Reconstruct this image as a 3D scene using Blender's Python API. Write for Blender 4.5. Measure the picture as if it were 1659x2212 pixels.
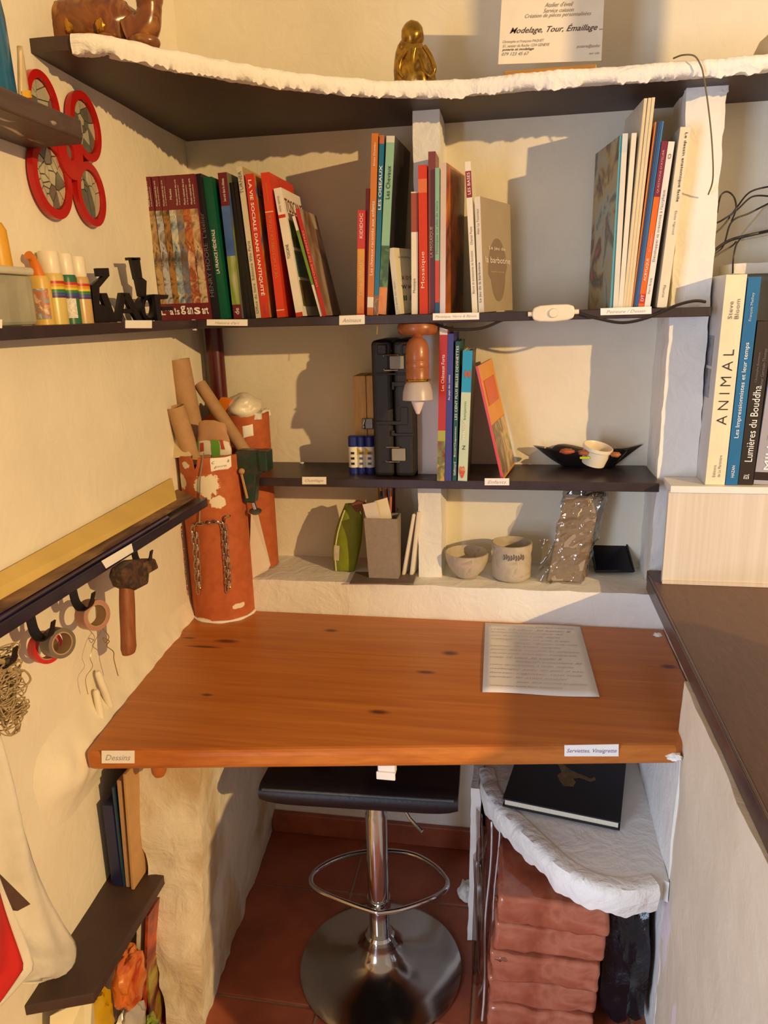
import bpy, bmesh, math, random
from mathutils import Vector, Matrix, noise
from math import sin, cos, pi, radians, sqrt, atan2
random.seed(7)
for o in list(bpy.data.objects): bpy.data.objects.remove(o, do_unlink=True)
SC = bpy.context.scene
COL = SC.collection
# ------------------------------------------------------------------ camera
FPX = 1590.0; PITCH, YAW, ROLL = radians(15.2), radians(10.3), radians(1.5)
CAM = Vector((0, 0, 1.52))
FW = Vector((-sin(YAW)*cos(PITCH), cos(YAW)*cos(PITCH), -sin(PITCH)))
_r = Vector((cos(YAW), sin(YAW), 0)); _u = _r.cross(FW)
RT = _r*cos(ROLL) - _u*sin(ROLL); UP = _r*sin(ROLL) + _u*cos(ROLL)
cd = bpy.data.cameras.new('camera'); cam = bpy.data.objects.new('camera', cd); COL.objects.link(cam)
cd.sensor_fit = 'VERTICAL'; cd.sensor_height = 36.0; cd.lens = 36.0*FPX/2212.0
cd.clip_start = 0.05; cd.clip_end = 60
cam.matrix_world = Matrix(((RT.x, UP.x, -FW.x, CAM.x), (RT.y, UP.y, -FW.y, CAM.y), (RT.z, UP.z, -FW.z, CAM.z), (0, 0, 0, 1)))
SC.camera = cam
# ------------------------------------------------------------------ world, lamps, exposure
w = bpy.data.worlds.new('room_air'); SC.world = w; w.use_nodes = True
bg = w.node_tree.nodes['Background']; bg.inputs[0].default_value = (1.0, 0.73, 0.51, 1); bg.inputs[1].default_value = 0.47
ld = bpy.data.lights.new('room_lamp', 'POINT'); ld.energy = 900; ld.color = (1.0, 0.65, 0.27); ld.shadow_soft_size = 0.03
lo = bpy.data.objects.new('room_lamp', ld); lo.location = (3.75, -1.6, 2.5); COL.objects.link(lo)
wd = bpy.data.lights.new('window_daylight', 'AREA'); wd.shape = 'RECTANGLE'; wd.size = 0.9; wd.size_y = 1.5; wd.energy = 72; wd.color = (0.58, 0.74, 1.0)
wo = bpy.data.objects.new('window_daylight', wd); wo.location = (-1.5, -1.1, 1.05); COL.objects.link(wo)
wo.rotation_euler = (Vector((0.45, 1.7, 0.85)) - wo.location).to_track_quat('-Z', 'Y').to_euler()
SC.view_settings.view_transform = 'Standard'; SC.view_settings.look = 'None'
SC.view_settings.exposure = 0.0; SC.view_settings.gamma = 1.0; SC.view_settings.use_curve_mapping = False

# ------------------------------------------------------------------ survey helpers: a photo pixel on a real plane
def ray(px, py): return FW + RT*((px-829.5)/FPX) - UP*((py-1106.0)/FPX)
def at(px, py, ax, v):
    d = ray(px, py); i = 'XYZ'.index(ax); return CAM + d*((v-CAM[i])/d[i])
def atp(px, py, p, n):
    d = ray(px, py); n = Vector(n); return CAM + d*((Vector(p)-CAM).dot(n)/d.dot(n))
def XL(y): return -0.80 - 0.05*(y-0.9)                # left wall
LWN = Vector((1, 0.05, 0)).normalized()
def lw(px, py, off=0.0): return atp(px, py, Vector((XL(0.9), 0.9, 1)) + LWN*off, LWN)

# ------------------------------------------------------------------ materials
def c(h):
    h = h.lstrip('#'); r = [int(h[i:i+2], 16)/255 for i in (0, 2, 4)]
    return tuple((x/12.92 if x <= .04045 else ((x+.055)/1.055)**2.4) for x in r) + (1,)
MATS = {}
def _new(name):
    m = bpy.data.materials.new(name); m.use_nodes = True; nt = m.node_tree; b = nt.nodes['Principled BSDF']; return m, nt, b
def N(nt, t, **kw):
    n = nt.nodes.new(t)
    for k, v in kw.items(): setattr(n, k, v)
    return n
def coord(nt, scale=(1, 1, 1), kind='Object', rot=(0, 0, 0)):
    tc = N(nt, 'ShaderNodeTexCoord'); mp = N(nt, 'ShaderNodeMapping'); mp.inputs['Scale'].default_value = scale; mp.inputs['Rotation'].default_value = rot
    nt.links.new(tc.outputs[kind], mp.inputs['Vector']); return mp.outputs['Vector']
def mixc(nt, fac, a, b):
    mx = N(nt, 'ShaderNodeMix', data_type='RGBA')
    for s, v in ((0, fac), (6, a), (7, b)):
        if hasattr(v, 'is_linked') or isinstance(v, bpy.types.NodeSocket): nt.links.new(v, mx.inputs[s])
        else: mx.inputs[s].default_value = v
    return mx.outputs[2]
def noisef(nt, vec, scale, detail=4, rough=.6, dist=0):
    n = N(nt, 'ShaderNodeTexNoise'); n.inputs['Scale'].default_value = scale; n.inputs['Detail'].default_value = detail; n.inputs['Roughness'].default_value = rough; n.inputs['Distortion'].default_value = dist
    nt.links.new(vec, n.inputs['Vector']); return n.outputs['Fac']
def ramp(nt, fac, stops, interp='LINEAR'):
    r = N(nt, 'ShaderNodeValToRGB'); cr = r.color_ramp; cr.interpolation = interp
    while len(cr.elements) < len(stops): cr.elements.new(.5)
    for e, (p, col) in zip(cr.elements, stops): e.position = p; e.color = col
    nt.links.new(fac, r.inputs[0]); return r.outputs[0]
def bump(nt, b, h, strength, dist=.01):
    n = N(nt, 'ShaderNodeBump'); n.inputs['Strength'].default_value = strength; n.inputs['Distance'].default_value = dist
    nt.links.new(h, n.inputs['Height']); nt.links.new(n.outputs[0], b.inputs['Normal'])
def mat(name, col, rough=.6, metal=0, var=.12, vs=30, bs=0, bst=.3, trans=0, alpha=1, spec=None, coat=0, sss=0, stretch=(1, 1, 1)):
    if name in MATS: return MATS[name]
    m, nt, b = _new(name); col = c(col) if isinstance(col, str) else col
    b.inputs['Roughness'].default_value = rough; b.inputs['Metallic'].default_value = metal
    vec = coord(nt, stretch)
    if var:
        f = noisef(nt, vec, vs)
        d = tuple(x*(1-var) for x in col[:3])+(1,); l = tuple(min(1, x*(1+var)) for x in col[:3])+(1,)
        nt.links.new(ramp(nt, f, ((.3, d), (.7, l))), b.inputs['Base Color'])
    else: b.inputs['Base Color'].default_value = col
    if bs: bump(nt, b, noisef(nt, vec, bs, 5), bst, .004)
    b.inputs['Transmission Weight'].default_value = trans; b.inputs['Alpha'].default_value = alpha
    if spec is not None: b.inputs['Specular IOR Level'].default_value = spec
    b.inputs['Coat Weight'].default_value = coat
    MATS[name] = m; return m
def clearfilm(name, col, fac=.16, rough=.08, bs=0):
    if name in MATS: return MATS[name]
    m, nt, b = _new(name); nt.nodes.remove(b); out = nt.nodes['Material Output']
    tr = N(nt, 'ShaderNodeBsdfTransparent'); tr.inputs[0].default_value = c(col); gl = N(nt, 'ShaderNodeBsdfGlossy'); gl.inputs['Roughness'].default_value = rough
    lw_ = N(nt, 'ShaderNodeLayerWeight'); lw_.inputs[0].default_value = .35
    ma = N(nt, 'ShaderNodeMath', operation='MULTIPLY_ADD'); ma.inputs[1].default_value = .45; ma.inputs[2].default_value = fac; nt.links.new(lw_.outputs['Facing'], ma.inputs[0])
    mx = N(nt, 'ShaderNodeMixShader'); nt.links.new(ma.outputs[0], mx.inputs[0]); nt.links.new(tr.outputs[0], mx.inputs[1]); nt.links.new(gl.outputs[0], mx.inputs[2]); nt.links.new(mx.outputs[0], out.inputs['Surface'])
    if bs:
        n = N(nt, 'ShaderNodeBump'); n.inputs['Strength'].default_value = .9; n.inputs['Distance'].default_value = .006; nt.links.new(noisef(nt, coord(nt), bs, 3), n.inputs['Height']); nt.links.new(n.outputs[0], gl.inputs['Normal'])
    MATS[name] = m; return m
def plaster(name, col, rough=.85, strength=.35, stain=None):
    m, nt, b = _new(name); v = coord(nt); col = c(col)
    f = noisef(nt, v, 5, 5); f2 = noisef(nt, v, 60, 4)
    base = ramp(nt, f, ((.3, tuple(x*.93 for x in col[:3])+(1,)), (.7, tuple(min(1, x*1.04) for x in col[:3])+(1,))))
    if stain:
        sf = noisef(nt, coord(nt, (1, 1.6, .7)), 3.0, 5, .5)
        base = mixc(nt, ramp(nt, sf, ((stain[1], (0, 0, 0, 1)), (stain[1]+stain[2], (1, 1, 1, 1)))), base, c(stain[0]))
    nt.links.new(base, b.inputs['Base Color']); b.inputs['Roughness'].default_value = rough
    wv = N(nt, 'ShaderNodeTexNoise'); wv.inputs['Scale'].default_value = 14; wv.inputs['Detail'].default_value = 6; wv.inputs['Distortion'].default_value = 2.2
    nt.links.new(v, wv.inputs['Vector'])
    ad = N(nt, 'ShaderNodeMath', operation='ADD'); mu = N(nt, 'ShaderNodeMath', operation='MULTIPLY'); mu.inputs[1].default_value = .35
    nt.links.new(f2, mu.inputs[0]); nt.links.new(wv.outputs['Fac'], ad.inputs[0]); nt.links.new(mu.outputs[0], ad.inputs[1])
    bump(nt, b, ad.outputs[0], strength, .012); MATS[name] = m; return m
def art(name, cols, scale=12, rough=.35, stretch=(1, 1, 1), cells=False, kind='Object'):
    if name in MATS: return MATS[name]
    m, nt, b = _new(name); v = coord(nt, stretch, kind)
    if cells:
        vo = N(nt, 'ShaderNodeTexVoronoi'); vo.inputs['Scale'].default_value = scale; nt.links.new(v, vo.inputs['Vector'])
        sp = N(nt, 'ShaderNodeSeparateColor'); nt.links.new(vo.outputs['Color'], sp.inputs[0]); f = sp.outputs[0]
        st = [(i/len(cols), c(x)) for i, x in enumerate(cols)]
        o = ramp(nt, f, st, 'CONSTANT')
    else:
        f = noisef(nt, v, scale, 3, .55, .6)
        st = [(.28+.44*i/max(1, len(cols)-1), c(x)) for i, x in enumerate(cols)]
        o = ramp(nt, f, st)
    nt.links.new(o, b.inputs['Base Color']); b.inputs['Roughness'].default_value = rough; MATS[name] = m; return m

M_PL = plaster('cream_plaster', '#e8e0cb', strength=.14)
M_PLW = plaster('white_plaster', '#e9e7e0', strength=.3)
M_PLR = plaster('rough_white_plaster', '#efede6', strength=.6)
M_BEI = plaster('beige_plaster', '#d8ccb4', strength=.16, stain=('#e3d6d8', .66, .015))
M_TERRA_FILL = plaster('dirty_plaster', '#ddd4bf', strength=.35, stain=('#bfa882', .54, .1))
M_BROWN = mat('dark_brown_paint', '#41302c', .5, var=.15, vs=18, bs=90, bst=.15)
M_SHELFD = mat('black_brown_shelf', '#33262a', .38, var=.2, vs=25, bs=120, bst=.1)
M_COUNTER = mat('brown_counter', '#654436', .42, var=.14, vs=40, bs=70, bst=.12, stretch=(3, .6, 3))
M_PAPER = mat('paper', '#efece6', .8, var=.03)
M_INK = mat('grey_ink', '#6d6a70', .8, var=0)
M_BLACK = mat('black_print', '#1d1a1a', .7, var=0)
M_WHITE = mat('white_print', '#f4f1ea', .7, var=0)
M_GOLDP = mat('gold_print', '#8a6f3a', .5, var=0)
M_PAGES = mat('book_pages', '#d9cdb5', .85, var=.12, vs=300, stretch=(8, 1, .2))
M_CHROME = mat('chrome', '#c9c9cb', .12, 1, var=.03)
M_BLKM = mat('black_iron', '#17151a', .45, .2, var=.2, bs=80, bst=.2)

# ------------------------------------------------------------------ mesh builder
class MB:
    def __init__(s): s.v = []; s.f = []
    def add(s, vs, fs):
        n = len(s.v); s.v += [Vector(p) for p in vs]; s.f += [tuple(n+i for i in f) for f in fs]; return s
    def hexa(s, p):   # p: 4 bottom ccw, 4 top ccw
        return s.add(p, [(3, 2, 1, 0), (4, 5, 6, 7), (0, 1, 5, 4), (1, 2, 6, 5), (2, 3, 7, 6), (3, 0, 4, 7)])
    def box(s, a, b):
        (x0, y0, z0), (x1, y1, z1) = a, b
        return s.hexa([(x0, y0, z0), (x1, y0, z0), (x1, y1, z0), (x0, y1, z0), (x0, y0, z1), (x1, y0, z1), (x1, y1, z1), (x0, y1, z1)])
    def obox(s, o, u, v, w):   # corner + three edge vectors
        o, u, v, w = map(Vector, (o, u, v, w)); return s.hexa([o, o+u, o+u+v, o+v, o+w, o+u+w, o+u+v+w, o+v+w])
    def prism(s, pts, ext):
        ext = Vector(ext); n = len(pts); p = [Vector(q) for q in pts]
        return s.add(p+[q+ext for q in p], [tuple(range(n-1, -1, -1)), tuple(range(n, 2*n))]+[(i, (i+1) % n, n+(i+1) % n, n+i) for i in range(n)])
    def grid(s, fn, nu, nv, cu=False, cv=False):
        pts = [fn(i/(nu if cu else nu-1), j/(nv if cv else nv-1)) for i in range(nu) for j in range(nv)]
        fs = []
        for i in range(nu if cu else nu-1):
            for j in range(nv if cv else nv-1):
                a, b = i, (i+1) % nu; k, l = j, (j+1) % nv
                fs.append((a*nv+k, b*nv+k, b*nv+l, a*nv+l))
        return s.add(pts, fs)
    def lathe(s, prof, o=(0, 0, 0), ax=(0, 0, 1), seg=28, cap=True):
        o = Vector(o); ax = Vector(ax).normalized(); q = ax.to_track_quat('Z', 'Y')
        n = len(prof); vs = []; fs = []
        for r, h in prof:
            for k in range(seg):
                t = 2*pi*k/seg; vs.append(o + q @ Vector((r*cos(t), r*sin(t), h)))
        for i in range(n-1):
            for k in range(seg):
                fs.append((i*seg+k, i*seg+(k+1) % seg, (i+1)*seg+(k+1) % seg, (i+1)*seg+k))
        if cap:
            if prof[0][0] > 1e-6: fs.append(tuple(range(seg-1, -1, -1)))
            if prof[-1][0] > 1e-6: fs.append(tuple((n-1)*seg+k for k in range(seg)))
        return s.add(vs, fs)
    def tube(s, path, r, seg=8, closed=False, cap=True):
        P = [Vector(p) for p in path]; n = len(P); rr = r if isinstance(r, (list, tuple)) else [r]*n
        vs = []; fs = []; ref = None
        for i in range(n):
            if closed: t = (P[(i+1) % n]-P[i-1])
            else: t = P[min(n-1, i+1)]-P[max(0, i-1)]
            t = t.normalized() if t.length > 1e-9 else Vector((0, 0, 1))
            if ref is None: ref = t.orthogonal().normalized()
            ref = (ref - t*ref.dot(t)); ref = ref.normalized() if ref.length > 1e-6 else t.orthogonal().normalized(); b = t.cross(ref)
            for k in range(seg):
                a = 2*pi*k/seg; vs.append(P[i]+(ref*cos(a)+b*sin(a))*rr[i])
        for i in range(n if closed else n-1):
            j = (i+1) % n
            for k in range(seg): fs.append((i*seg+k, i*seg+(k+1) % seg, j*seg+(k+1) % seg, j*seg+k))
        if cap and not closed: fs += [tuple(range(seg-1, -1, -1)), tuple((n-1)*seg+k for k in range(seg))]
        return s.add(vs, fs)
    def blob(s, cen, rad, seg=20, rings=14, fn=None, q=None):
        cen = Vector(cen); vs = []; fs = []
        for i in range(rings+1):
            th = pi*i/rings
            for k in range(seg):
                a = 2*pi*k/seg; d = Vector((sin(th)*cos(a), sin(th)*sin(a), cos(th)))
                p = Vector((d.x*rad[0], d.y*rad[1], d.z*rad[2]))
                if fn: p = p*fn(d)
                if q: p = q @ p
                vs.append(cen+p)
        for i in range(rings):
            for k in range(seg): fs.append((i*seg+k, (i+1)*seg+k, (i+1)*seg+(k+1) % seg, i*seg+(k+1) % seg))
        return s.add(vs, fs)
OFF = {}
def mesh_of(mb, name, off, smooth, merge=True):
    me = bpy.data.meshes.new(name); me.from_pydata([p-off for p in mb.v], [], mb.f)
    bm = bmesh.new(); bm.from_mesh(me)
    if merge: bmesh.ops.remove_doubles(bm, verts=bm.verts, dist=1e-6)
    bmesh.ops.recalc_face_normals(bm, faces=bm.faces); bm.to_mesh(me); bm.free()
    if smooth is not None:
        me.shade_smooth(); me.set_sharp_from_angle(angle=smooth)
    return me
def base_of(mb):
    xs = [p.x for p in mb.v]; ys = [p.y for p in mb.v]; zs = [p.z for p in mb.v]
    return Vector(((min(xs)+max(xs))/2, (min(ys)+max(ys))/2, min(zs)))
def obj(name, mb, m, parent=None, smooth=.7, bev=0, label=None, cat=None, group=None, kind=None, seg=2, sub=0, merge=True):
    off = OFF[parent.name] if parent else base_of(mb)
    me = mesh_of(mb, name, off, smooth, merge); me.materials.append(m)
    o = bpy.data.objects.new(name, me); COL.objects.link(o)
    if parent: o.parent = parent; OFF[o.name] = off
    else: o.location = off; OFF[o.name] = off
    if bev:
        md = o.modifiers.new('bevel', 'BEVEL'); md.width = bev; md.segments = seg; md.limit_method = 'ANGLE'; md.angle_limit = radians(35)
    if sub:
        md = o.modifiers.new('subsurf', 'SUBSURF'); md.levels = sub; md.render_levels = sub
    tag(o, label, cat, group, kind); return o
def tag(o, label=None, cat=None, group=None, kind=None):
    for k, v in (('label', label), ('category', cat), ('group', group), ('kind', kind)):
        if v: o[k] = v
def thing(name, label, cat, loc, group=None):
    o = bpy.data.objects.new(name, None); COL.objects.link(o); o.location = loc; o.empty_display_size = .03
    OFF[o.name] = Vector(loc); tag(o, label, cat, group); return o
def nz(p, s, seed=0): return noise.noise(Vector((p[0]*s+seed*7.3, p[1]*s-seed*3.1, p[2]*s+seed*1.7)))
def rough_hex(p, div=(8, 8, 8), amp=.004, freq=14, seed=0):
    """plaster block: hexahedron with wobbly faces and edges"""
    p = [Vector(q) for q in p]; mb = MB(); nx, ny, nzv = div
    def tri(u, v, t):
        a = p[0].lerp(p[1], u); b = p[3].lerp(p[2], u); cc = p[4].lerp(p[5], u); d = p[7].lerp(p[6], u)
        q = a.lerp(b, v).lerp(cc.lerp(d, v), t)
        f = freq
        return q + Vector((nz(q, f, seed), nz(q, f, seed+5), nz(q, f, seed+9)))*amp + Vector((nz(q, f*3.1, seed+2), nz(q, f*3.1, seed+6), nz(q, f*3.1, seed+8)))*amp*.5
    for fixed in (0, 1):
        mb.grid(lambda a, b: tri(a, b, fixed), nx+1, ny+1); mb.grid(lambda a, b: tri(a, fixed, b), nx+1, nzv+1); mb.grid(lambda a, b: tri(fixed, a, b), ny+1, nzv+1)
    return mb
def bx8(a, b):
    (x0, y0, z0), (x1, y1, z1) = a, b
    return [(x0, y0, z0), (x1, y0, z0), (x1, y1, z0), (x0, y1, z0), (x0, y0, z1), (x1, y0, z1), (x1, y1, z1), (x0, y1, z1)]
def catmull(pts, n=8):
    P = [Vector(p) for p in pts]; out = []
    for i in range(len(P)-1):
        a = P[max(0, i-1)]; b = P[i]; cc = P[i+1]; d = P[min(len(P)-1, i+2)]
        for k in range(n):
            t = k/n; out.append(.5*((2*b)+(cc-a)*t+(2*a-5*b+4*cc-d)*t*t+(3*b-a-3*cc+d)*t**3))
    out.append(P[-1]); return out
_TX = {}
def text_geo(s, shear=0, bold=0):
    k = (s, shear, bold)
    if k in _TX: return _TX[k]
    cu = bpy.data.curves.new('t', 'FONT'); cu.body = s; cu.resolution_u = 2; cu.shear = shear; cu.offset = bold
    o = bpy.data.objects.new('t', cu); COL.objects.link(o)
    dg = bpy.context.evaluated_depsgraph_get(); me = bpy.data.meshes.new_from_object(o.evaluated_get(dg))
    vs = [v.co.copy() for v in me.vertices]; fs = [tuple(q.vertices) for q in me.polygons]
    bpy.data.objects.remove(o); bpy.data.curves.remove(cu); bpy.data.meshes.remove(me)
    x0 = min(v.x for v in vs); x1 = max(v.x for v in vs); y0 = min(v.y for v in vs); y1 = max(v.y for v in vs)
    _TX[k] = (vs, fs, x0, x1, y0, y1); return _TX[k]
def text(s, o, u, v, L, H, m, parent, name='lettering', shear=0, bold=0, fit=True):
    """flat print: o = lower-left corner, u = reading direction, v = letter-up direction"""
    vs, fs, x0, x1, y0, y1 = text_geo(s, shear, bold); o = Vector(o); u = Vector(u); v = Vector(v)
    sx = L/(x1-x0); sy = H/(y1-y0)
    mb = MB(); mb.add([o+u*((p.x-x0)*sx)+v*((p.y-y0)*sy) for p in vs], fs)
    off = OFF[parent.name]; me = bpy.data.meshes.new(name); me.from_pydata([p-off for p in mb.v], [], mb.f); me.materials.append(m)
    ob = bpy.data.objects.new(name, me); COL.objects.link(ob); ob.parent = parent; OFF[ob.name] = off; return ob
# ================================================================== the setting
YB = 1.97
Z1, T1 = 1.513, .02          # eye-level shelf
ZM = 1.117                   # middle shelf top
ZT = 1.958                   # underside of the top shelf
ZL = .837                    # plaster ledge
ZD = .75                     # desk top
ZC = .884
zb_box = 1.1225                    # right counter top
o = obj('wall_back', rough_hex(bx8((-1.05, YB, -.02), (1.5, YB+.08, 2.8)), (70, 1, 70), .002, 6, 1), M_PL, kind='structure', smooth=1.2)
o = obj('wall_left', rough_hex([(XL(.3)-.1, .3, -.02), (XL(.3), .3, -.02), (XL(1.99), 1.99, -.02), (XL(1.99)-.1, 1.99, -.02), (XL(.3)-.1, .3, 2.8), (XL(.3), .3, 2.8), (XL(1.99), 1.99, 2.8), (XL(1.99)-.1, 1.99, 2.8)], (1, 50, 70), .003, 5, 2), M_PL, kind='structure', smooth=1.2)
o = obj('wall_lower_back', rough_hex(bx8((-.9, 1.835, 0), (.36, 1.975, .76)), (20, 1, 12), .002, 8, 3), M_PLW, kind='structure', smooth=1.2)
o = obj('wall_ledge', rough_hex(bx8((-.9, 1.768, .735), (.372, 1.975, ZL)), (50, 6, 4), .004, 12, 4), M_PLW, kind='structure', smooth=1.2)
# corner fillets of hand-laid plaster
def fil(u, v):
    y = .93+.83*u; z = .56+.36*v; k = min(1, max(0, (y-.94)/.14)); k = k*k*(3-2*k)
    e = math.exp(-((z-.728)/(.052 if z > .728 else .075))**2)
    off = (.047-.028*u)*k*e*(1+.35*nz((y, z, 0), 22, 3))-.004
    return Vector((XL(y)+off, y, z))
o = obj('trim_1', MB().grid(fil, 60, 40), M_PL, kind='structure', smooth=2.0)
# pillar between the two nooks and slim post in the middle of the back wall
o = obj('wall_pillar', rough_hex([(.339, 1.816, .82), (.432, 1.816, .82), (.432, 1.975, .82), (.339, 1.975, .82), (.343, 1.816, ZT), (.421, 1.816, ZT), (.421, 1.975, ZT), (.343, 1.975, ZT)], (6, 14, 70), .004, 18, 7), M_PLW, kind='structure', smooth=1.2)
o = obj('wall_post', rough_hex(bx8((-.243, 1.835, ZL-.01), (-.182, 1.975, ZT)), (6, 8, 60), .0025, 16, 8), M_PLW, kind='structure', smooth=1.2)
# right hand low wall under the counter
o = obj('wall_right', rough_hex([(.314, .62, 0), (.45, .62, 0), (.45, 1.262, 0), (.309, 1.262, 0), (.318, .62, .852), (.45, .62, .852), (.45, 1.30, .852), (.316, 1.295, .852)], (2, 50, 40), .004, 7, 9), M_BEI, kind='structure', smooth=1.2)
o = obj('wall_right_alcove', rough_hex(bx8((.312, 1.262, 0), (.43, 1.86, .715)), (2, 24, 28), .004, 9, 10), M_PLW, kind='structure', smooth=1.2)
o = obj('wall_right_upper', rough_hex(bx8((.374, 1.27, .70), (.43, 1.80, .857)), (2, 24, 8), .004, 14, 11), M_PLW, kind='structure', smooth=1.2)
# unseen slabs added only to cast shade on desk, notice and right nook
o = obj('shade_slab_desk', MB().box((.96, .42, ZC), (1.04, .89, 1.20)), M_PL, kind='structure', smooth=None)
o = obj('shade_slab_notice', MB().box((1.236, .72, 2.16), (1.46, .78, 2.8)), M_PL, kind='structure', smooth=None)
o = obj('shade_slab_nook', MB().box((.60, 1.76, zb_box), (.67, 1.97, ZT)), M_PLW, kind='structure', smooth=None)
# left support panel under the desk
o = obj('wall_left_support', rough_hex([(-.735, 1.165, 0), (-.650, 1.175, 0), (-.705, 1.85, 0), (-.80, 1.85, 0), (-.735, 1.175, .712), (-.60, 1.20, .712), (-.64, 1.85, .712), (-.80, 1.85, .712)], (12, 34, 44), .009, 11, 12), M_TERRA_FILL, kind='structure', smooth=1.2)

# floor: grout bed with terracotta tiles, tile skirting
M_TILE = mat('terracotta_tile', '#9a5238', .42, var=.3, vs=7, bs=40, bst=.12)
M_GROUT = mat('grout', '#9a7a66', .9, var=.15)
fl = obj('floor', MB().box((-1.6, -2.0, -.06), (2.6, 1.98, -.004)), M_GROUT, kind='structure', smooth=None)
P = .345; tile_me = None
for i in range(-4, 6):
    for j in range(-3, 7):
        x0 = -.408+i*P+(.0); y0 = 1.61-j*P+.003
        x1, y1 = x0+P-.007, y0+P-.007
        if y0 < .2 or x0 > 1.2 or x0 < -1.3: continue
        y1 = min(y1, 1.83)
        if y1-y0 < .03: continue
        obj('floor_tile', MB().box((x0, y0, -.006), (x1, y1, random.uniform(-.0005, .0008))), M_TILE, fl, smooth=None, bev=.003)
bl = bpy.data.objects.new('baseboard_back', None); COL.objects.link(bl); bl.location = (-.2, 1.82, 0); OFF[bl.name] = Vector(bl.location); bl['kind'] = 'structure'
for i in range(3): obj('skirting_tile', MB().box((-.70+i*.345, 1.818, 0), (-.36+i*.345, 1.834, .068)), M_TILE, bl, smooth=None, bev=.003)

# ================================================================== shelves
def shelf_front(px, py): return atp(px, py, (-.747, 1.695, 0), (-.05, 1.157, 0))
M_PENCIL = mat('faint_pencil', '#a39ca0', .8, var=0)
def paper_label(parent, quad, txt=None, m=M_PENCIL, n=None, inset=.12, shear=.35):
    """small sticker: quad = lower-left, lower-right, upper-right, upper-left"""
    q = [Vector(p) for p in quad]; nn = ((q[1]-q[0]).cross(q[3]-q[0])).normalized()
    if nn.dot(CAM-q[0]) < 0: nn = -nn
    ob = obj('paper_label', MB().prism([p+nn*.0004 for p in q], nn*.0009), M_PAPER, parent, smooth=None)
    ob['label'] = 'white paper label'
    if txt:
        u = (q[1]-q[0]); L = u.length; u = u/L; v = (q[3]-q[0]); H = v.length; v = v/H
        text(txt, q[0]+u*L*inset+v*H*.24+nn*.0016, u, v, L*(1-2*inset), H*.45, m, ob, 'handwriting', shear=shear)
    return ob
# eye-level shelf
sh = thing('wall_shelf', 'long dark brown eye-level shelf carrying the two book rows', 'shelf', (-.2, 1.85, Z1-T1))
obj('board', MB().prism([(-.747, 1.695, Z1-T1), (.412, 1.745, Z1-T1), (.412, 1.814, Z1-T1), (.338, 1.814, Z1-T1), (.338, YB, Z1-T1), (-.851, YB, Z1-T1), (-.851, 1.80, Z1-T1)], (0, 0, T1)), M_SHELFD, sh, smooth=None, bev=.0015)
def stick(parent, x0, x1, y0l, y1l, y0r, y1r, f, txt=None, **k):
    return paper_label(parent, [f(x0, y1l), f(x1, y1r), f(x1, y0r), f(x0, y0l)], txt, **k)
stick(sh, 447, 535, 690, 703, 690, 704, shelf_front, "Histoire d'art", inset=.2)
stick(sh, 733, 788, 682, 702, 680, 700, shelf_front, 'Animaux')
stick(sh, 935, 1035, 677, 692, 675, 690, shelf_front, 'Mosaïque, Verre & Bijoux', inset=.05)
stick(sh, 1297, 1407, 666, 681, 662, 678, shelf_front, 'Peinture / Dessin')
# corner seam of white filler
p = shelf_front(419, 700); obj('filler_seam', rough_hex(bx8((p.x-.004, p.y-.0015, Z1-T1-.003), (p.x+.002, p.y+.01, Z1+.001)), (2, 2, 6), .0012, 60, 3), M_PLW, sh)
# left wall shelf at the same height
XE = -.747
sl = thing('wall_shelf', 'narrow dark shelf on the left wall holding paint bottles', 'shelf', (-.79, 1.2, Z1-T1))
obj('board', MB().prism([(XE, .45, Z1-T1), (XE, 1.692, Z1-T1), (XL(1.79)-.002, 1.79, Z1-T1), (XL(.45)-.002, .45, Z1-T1)], (0, 0, T1)), M_SHELFD, sl, smooth=None, bev=.0015)
fe = lambda a, b: at(a, b, 'X', XE)
stick(sl, 270, 327, 692, 709, 692, 709, fe)
stick(sl, -20, 3, 690, 709, 690, 709, fe)
# middle shelf
sm = thing('wall_shelf', 'dark middle shelf with the black tool case and children books', 'shelf', (-.15, 1.87, ZM-.022))
obj('board', MB().box((-.70, 1.765, ZM-.022), (.337, YB, ZM)), M_SHELFD, sm, smooth=None, bev=.0015)
fm = lambda a, b: at(a, b, 'Y', 1.765)
stick(sm, 653, 705, 1030, 1046, 1030, 1046, fm, 'Outillage')
stick(sm, 1047, 1100, 1033, 1048, 1033, 1048, fm, 'Enfants')
# top shelf: deep dark board with hand-moulded white plaster edge
ts = thing('wall_shelf', 'deep curving top shelf, dark underneath with rough white plaster edge', 'shelf', (-.2, 1.8, ZT))
fp = [(-.846, 1.285, 0), (-.715, 1.30, 0), (-.609, 1.42, 0), (-.477, 1.558, 0), (-.35, 1.645, 0), (-.237, 1.700, 0), (-.122, 1.718, 0), (.065, 1.712, 0), (.30, 1.716, 0), (.463, 1.712, 0), (.75, 1.712, 0), (1.2, 1.712, 0)]
path = catmull(fp, 26)
path = [p for p in path]
obj('board', MB().prism([(p.x+(.006 if i*4 > 30 and p.x < -.3 else 0), p.y+(.008 if i*4 > 26 else 0), ZT) for i, p in enumerate(path[::4])]+[(1.2, YB, ZT), (-.85, YB, ZT)], (0, 0, .022)), M_BROWN, ts, smooth=.5)
ep = path[20:]
dense = catmull(ep[::3], 12)
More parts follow.
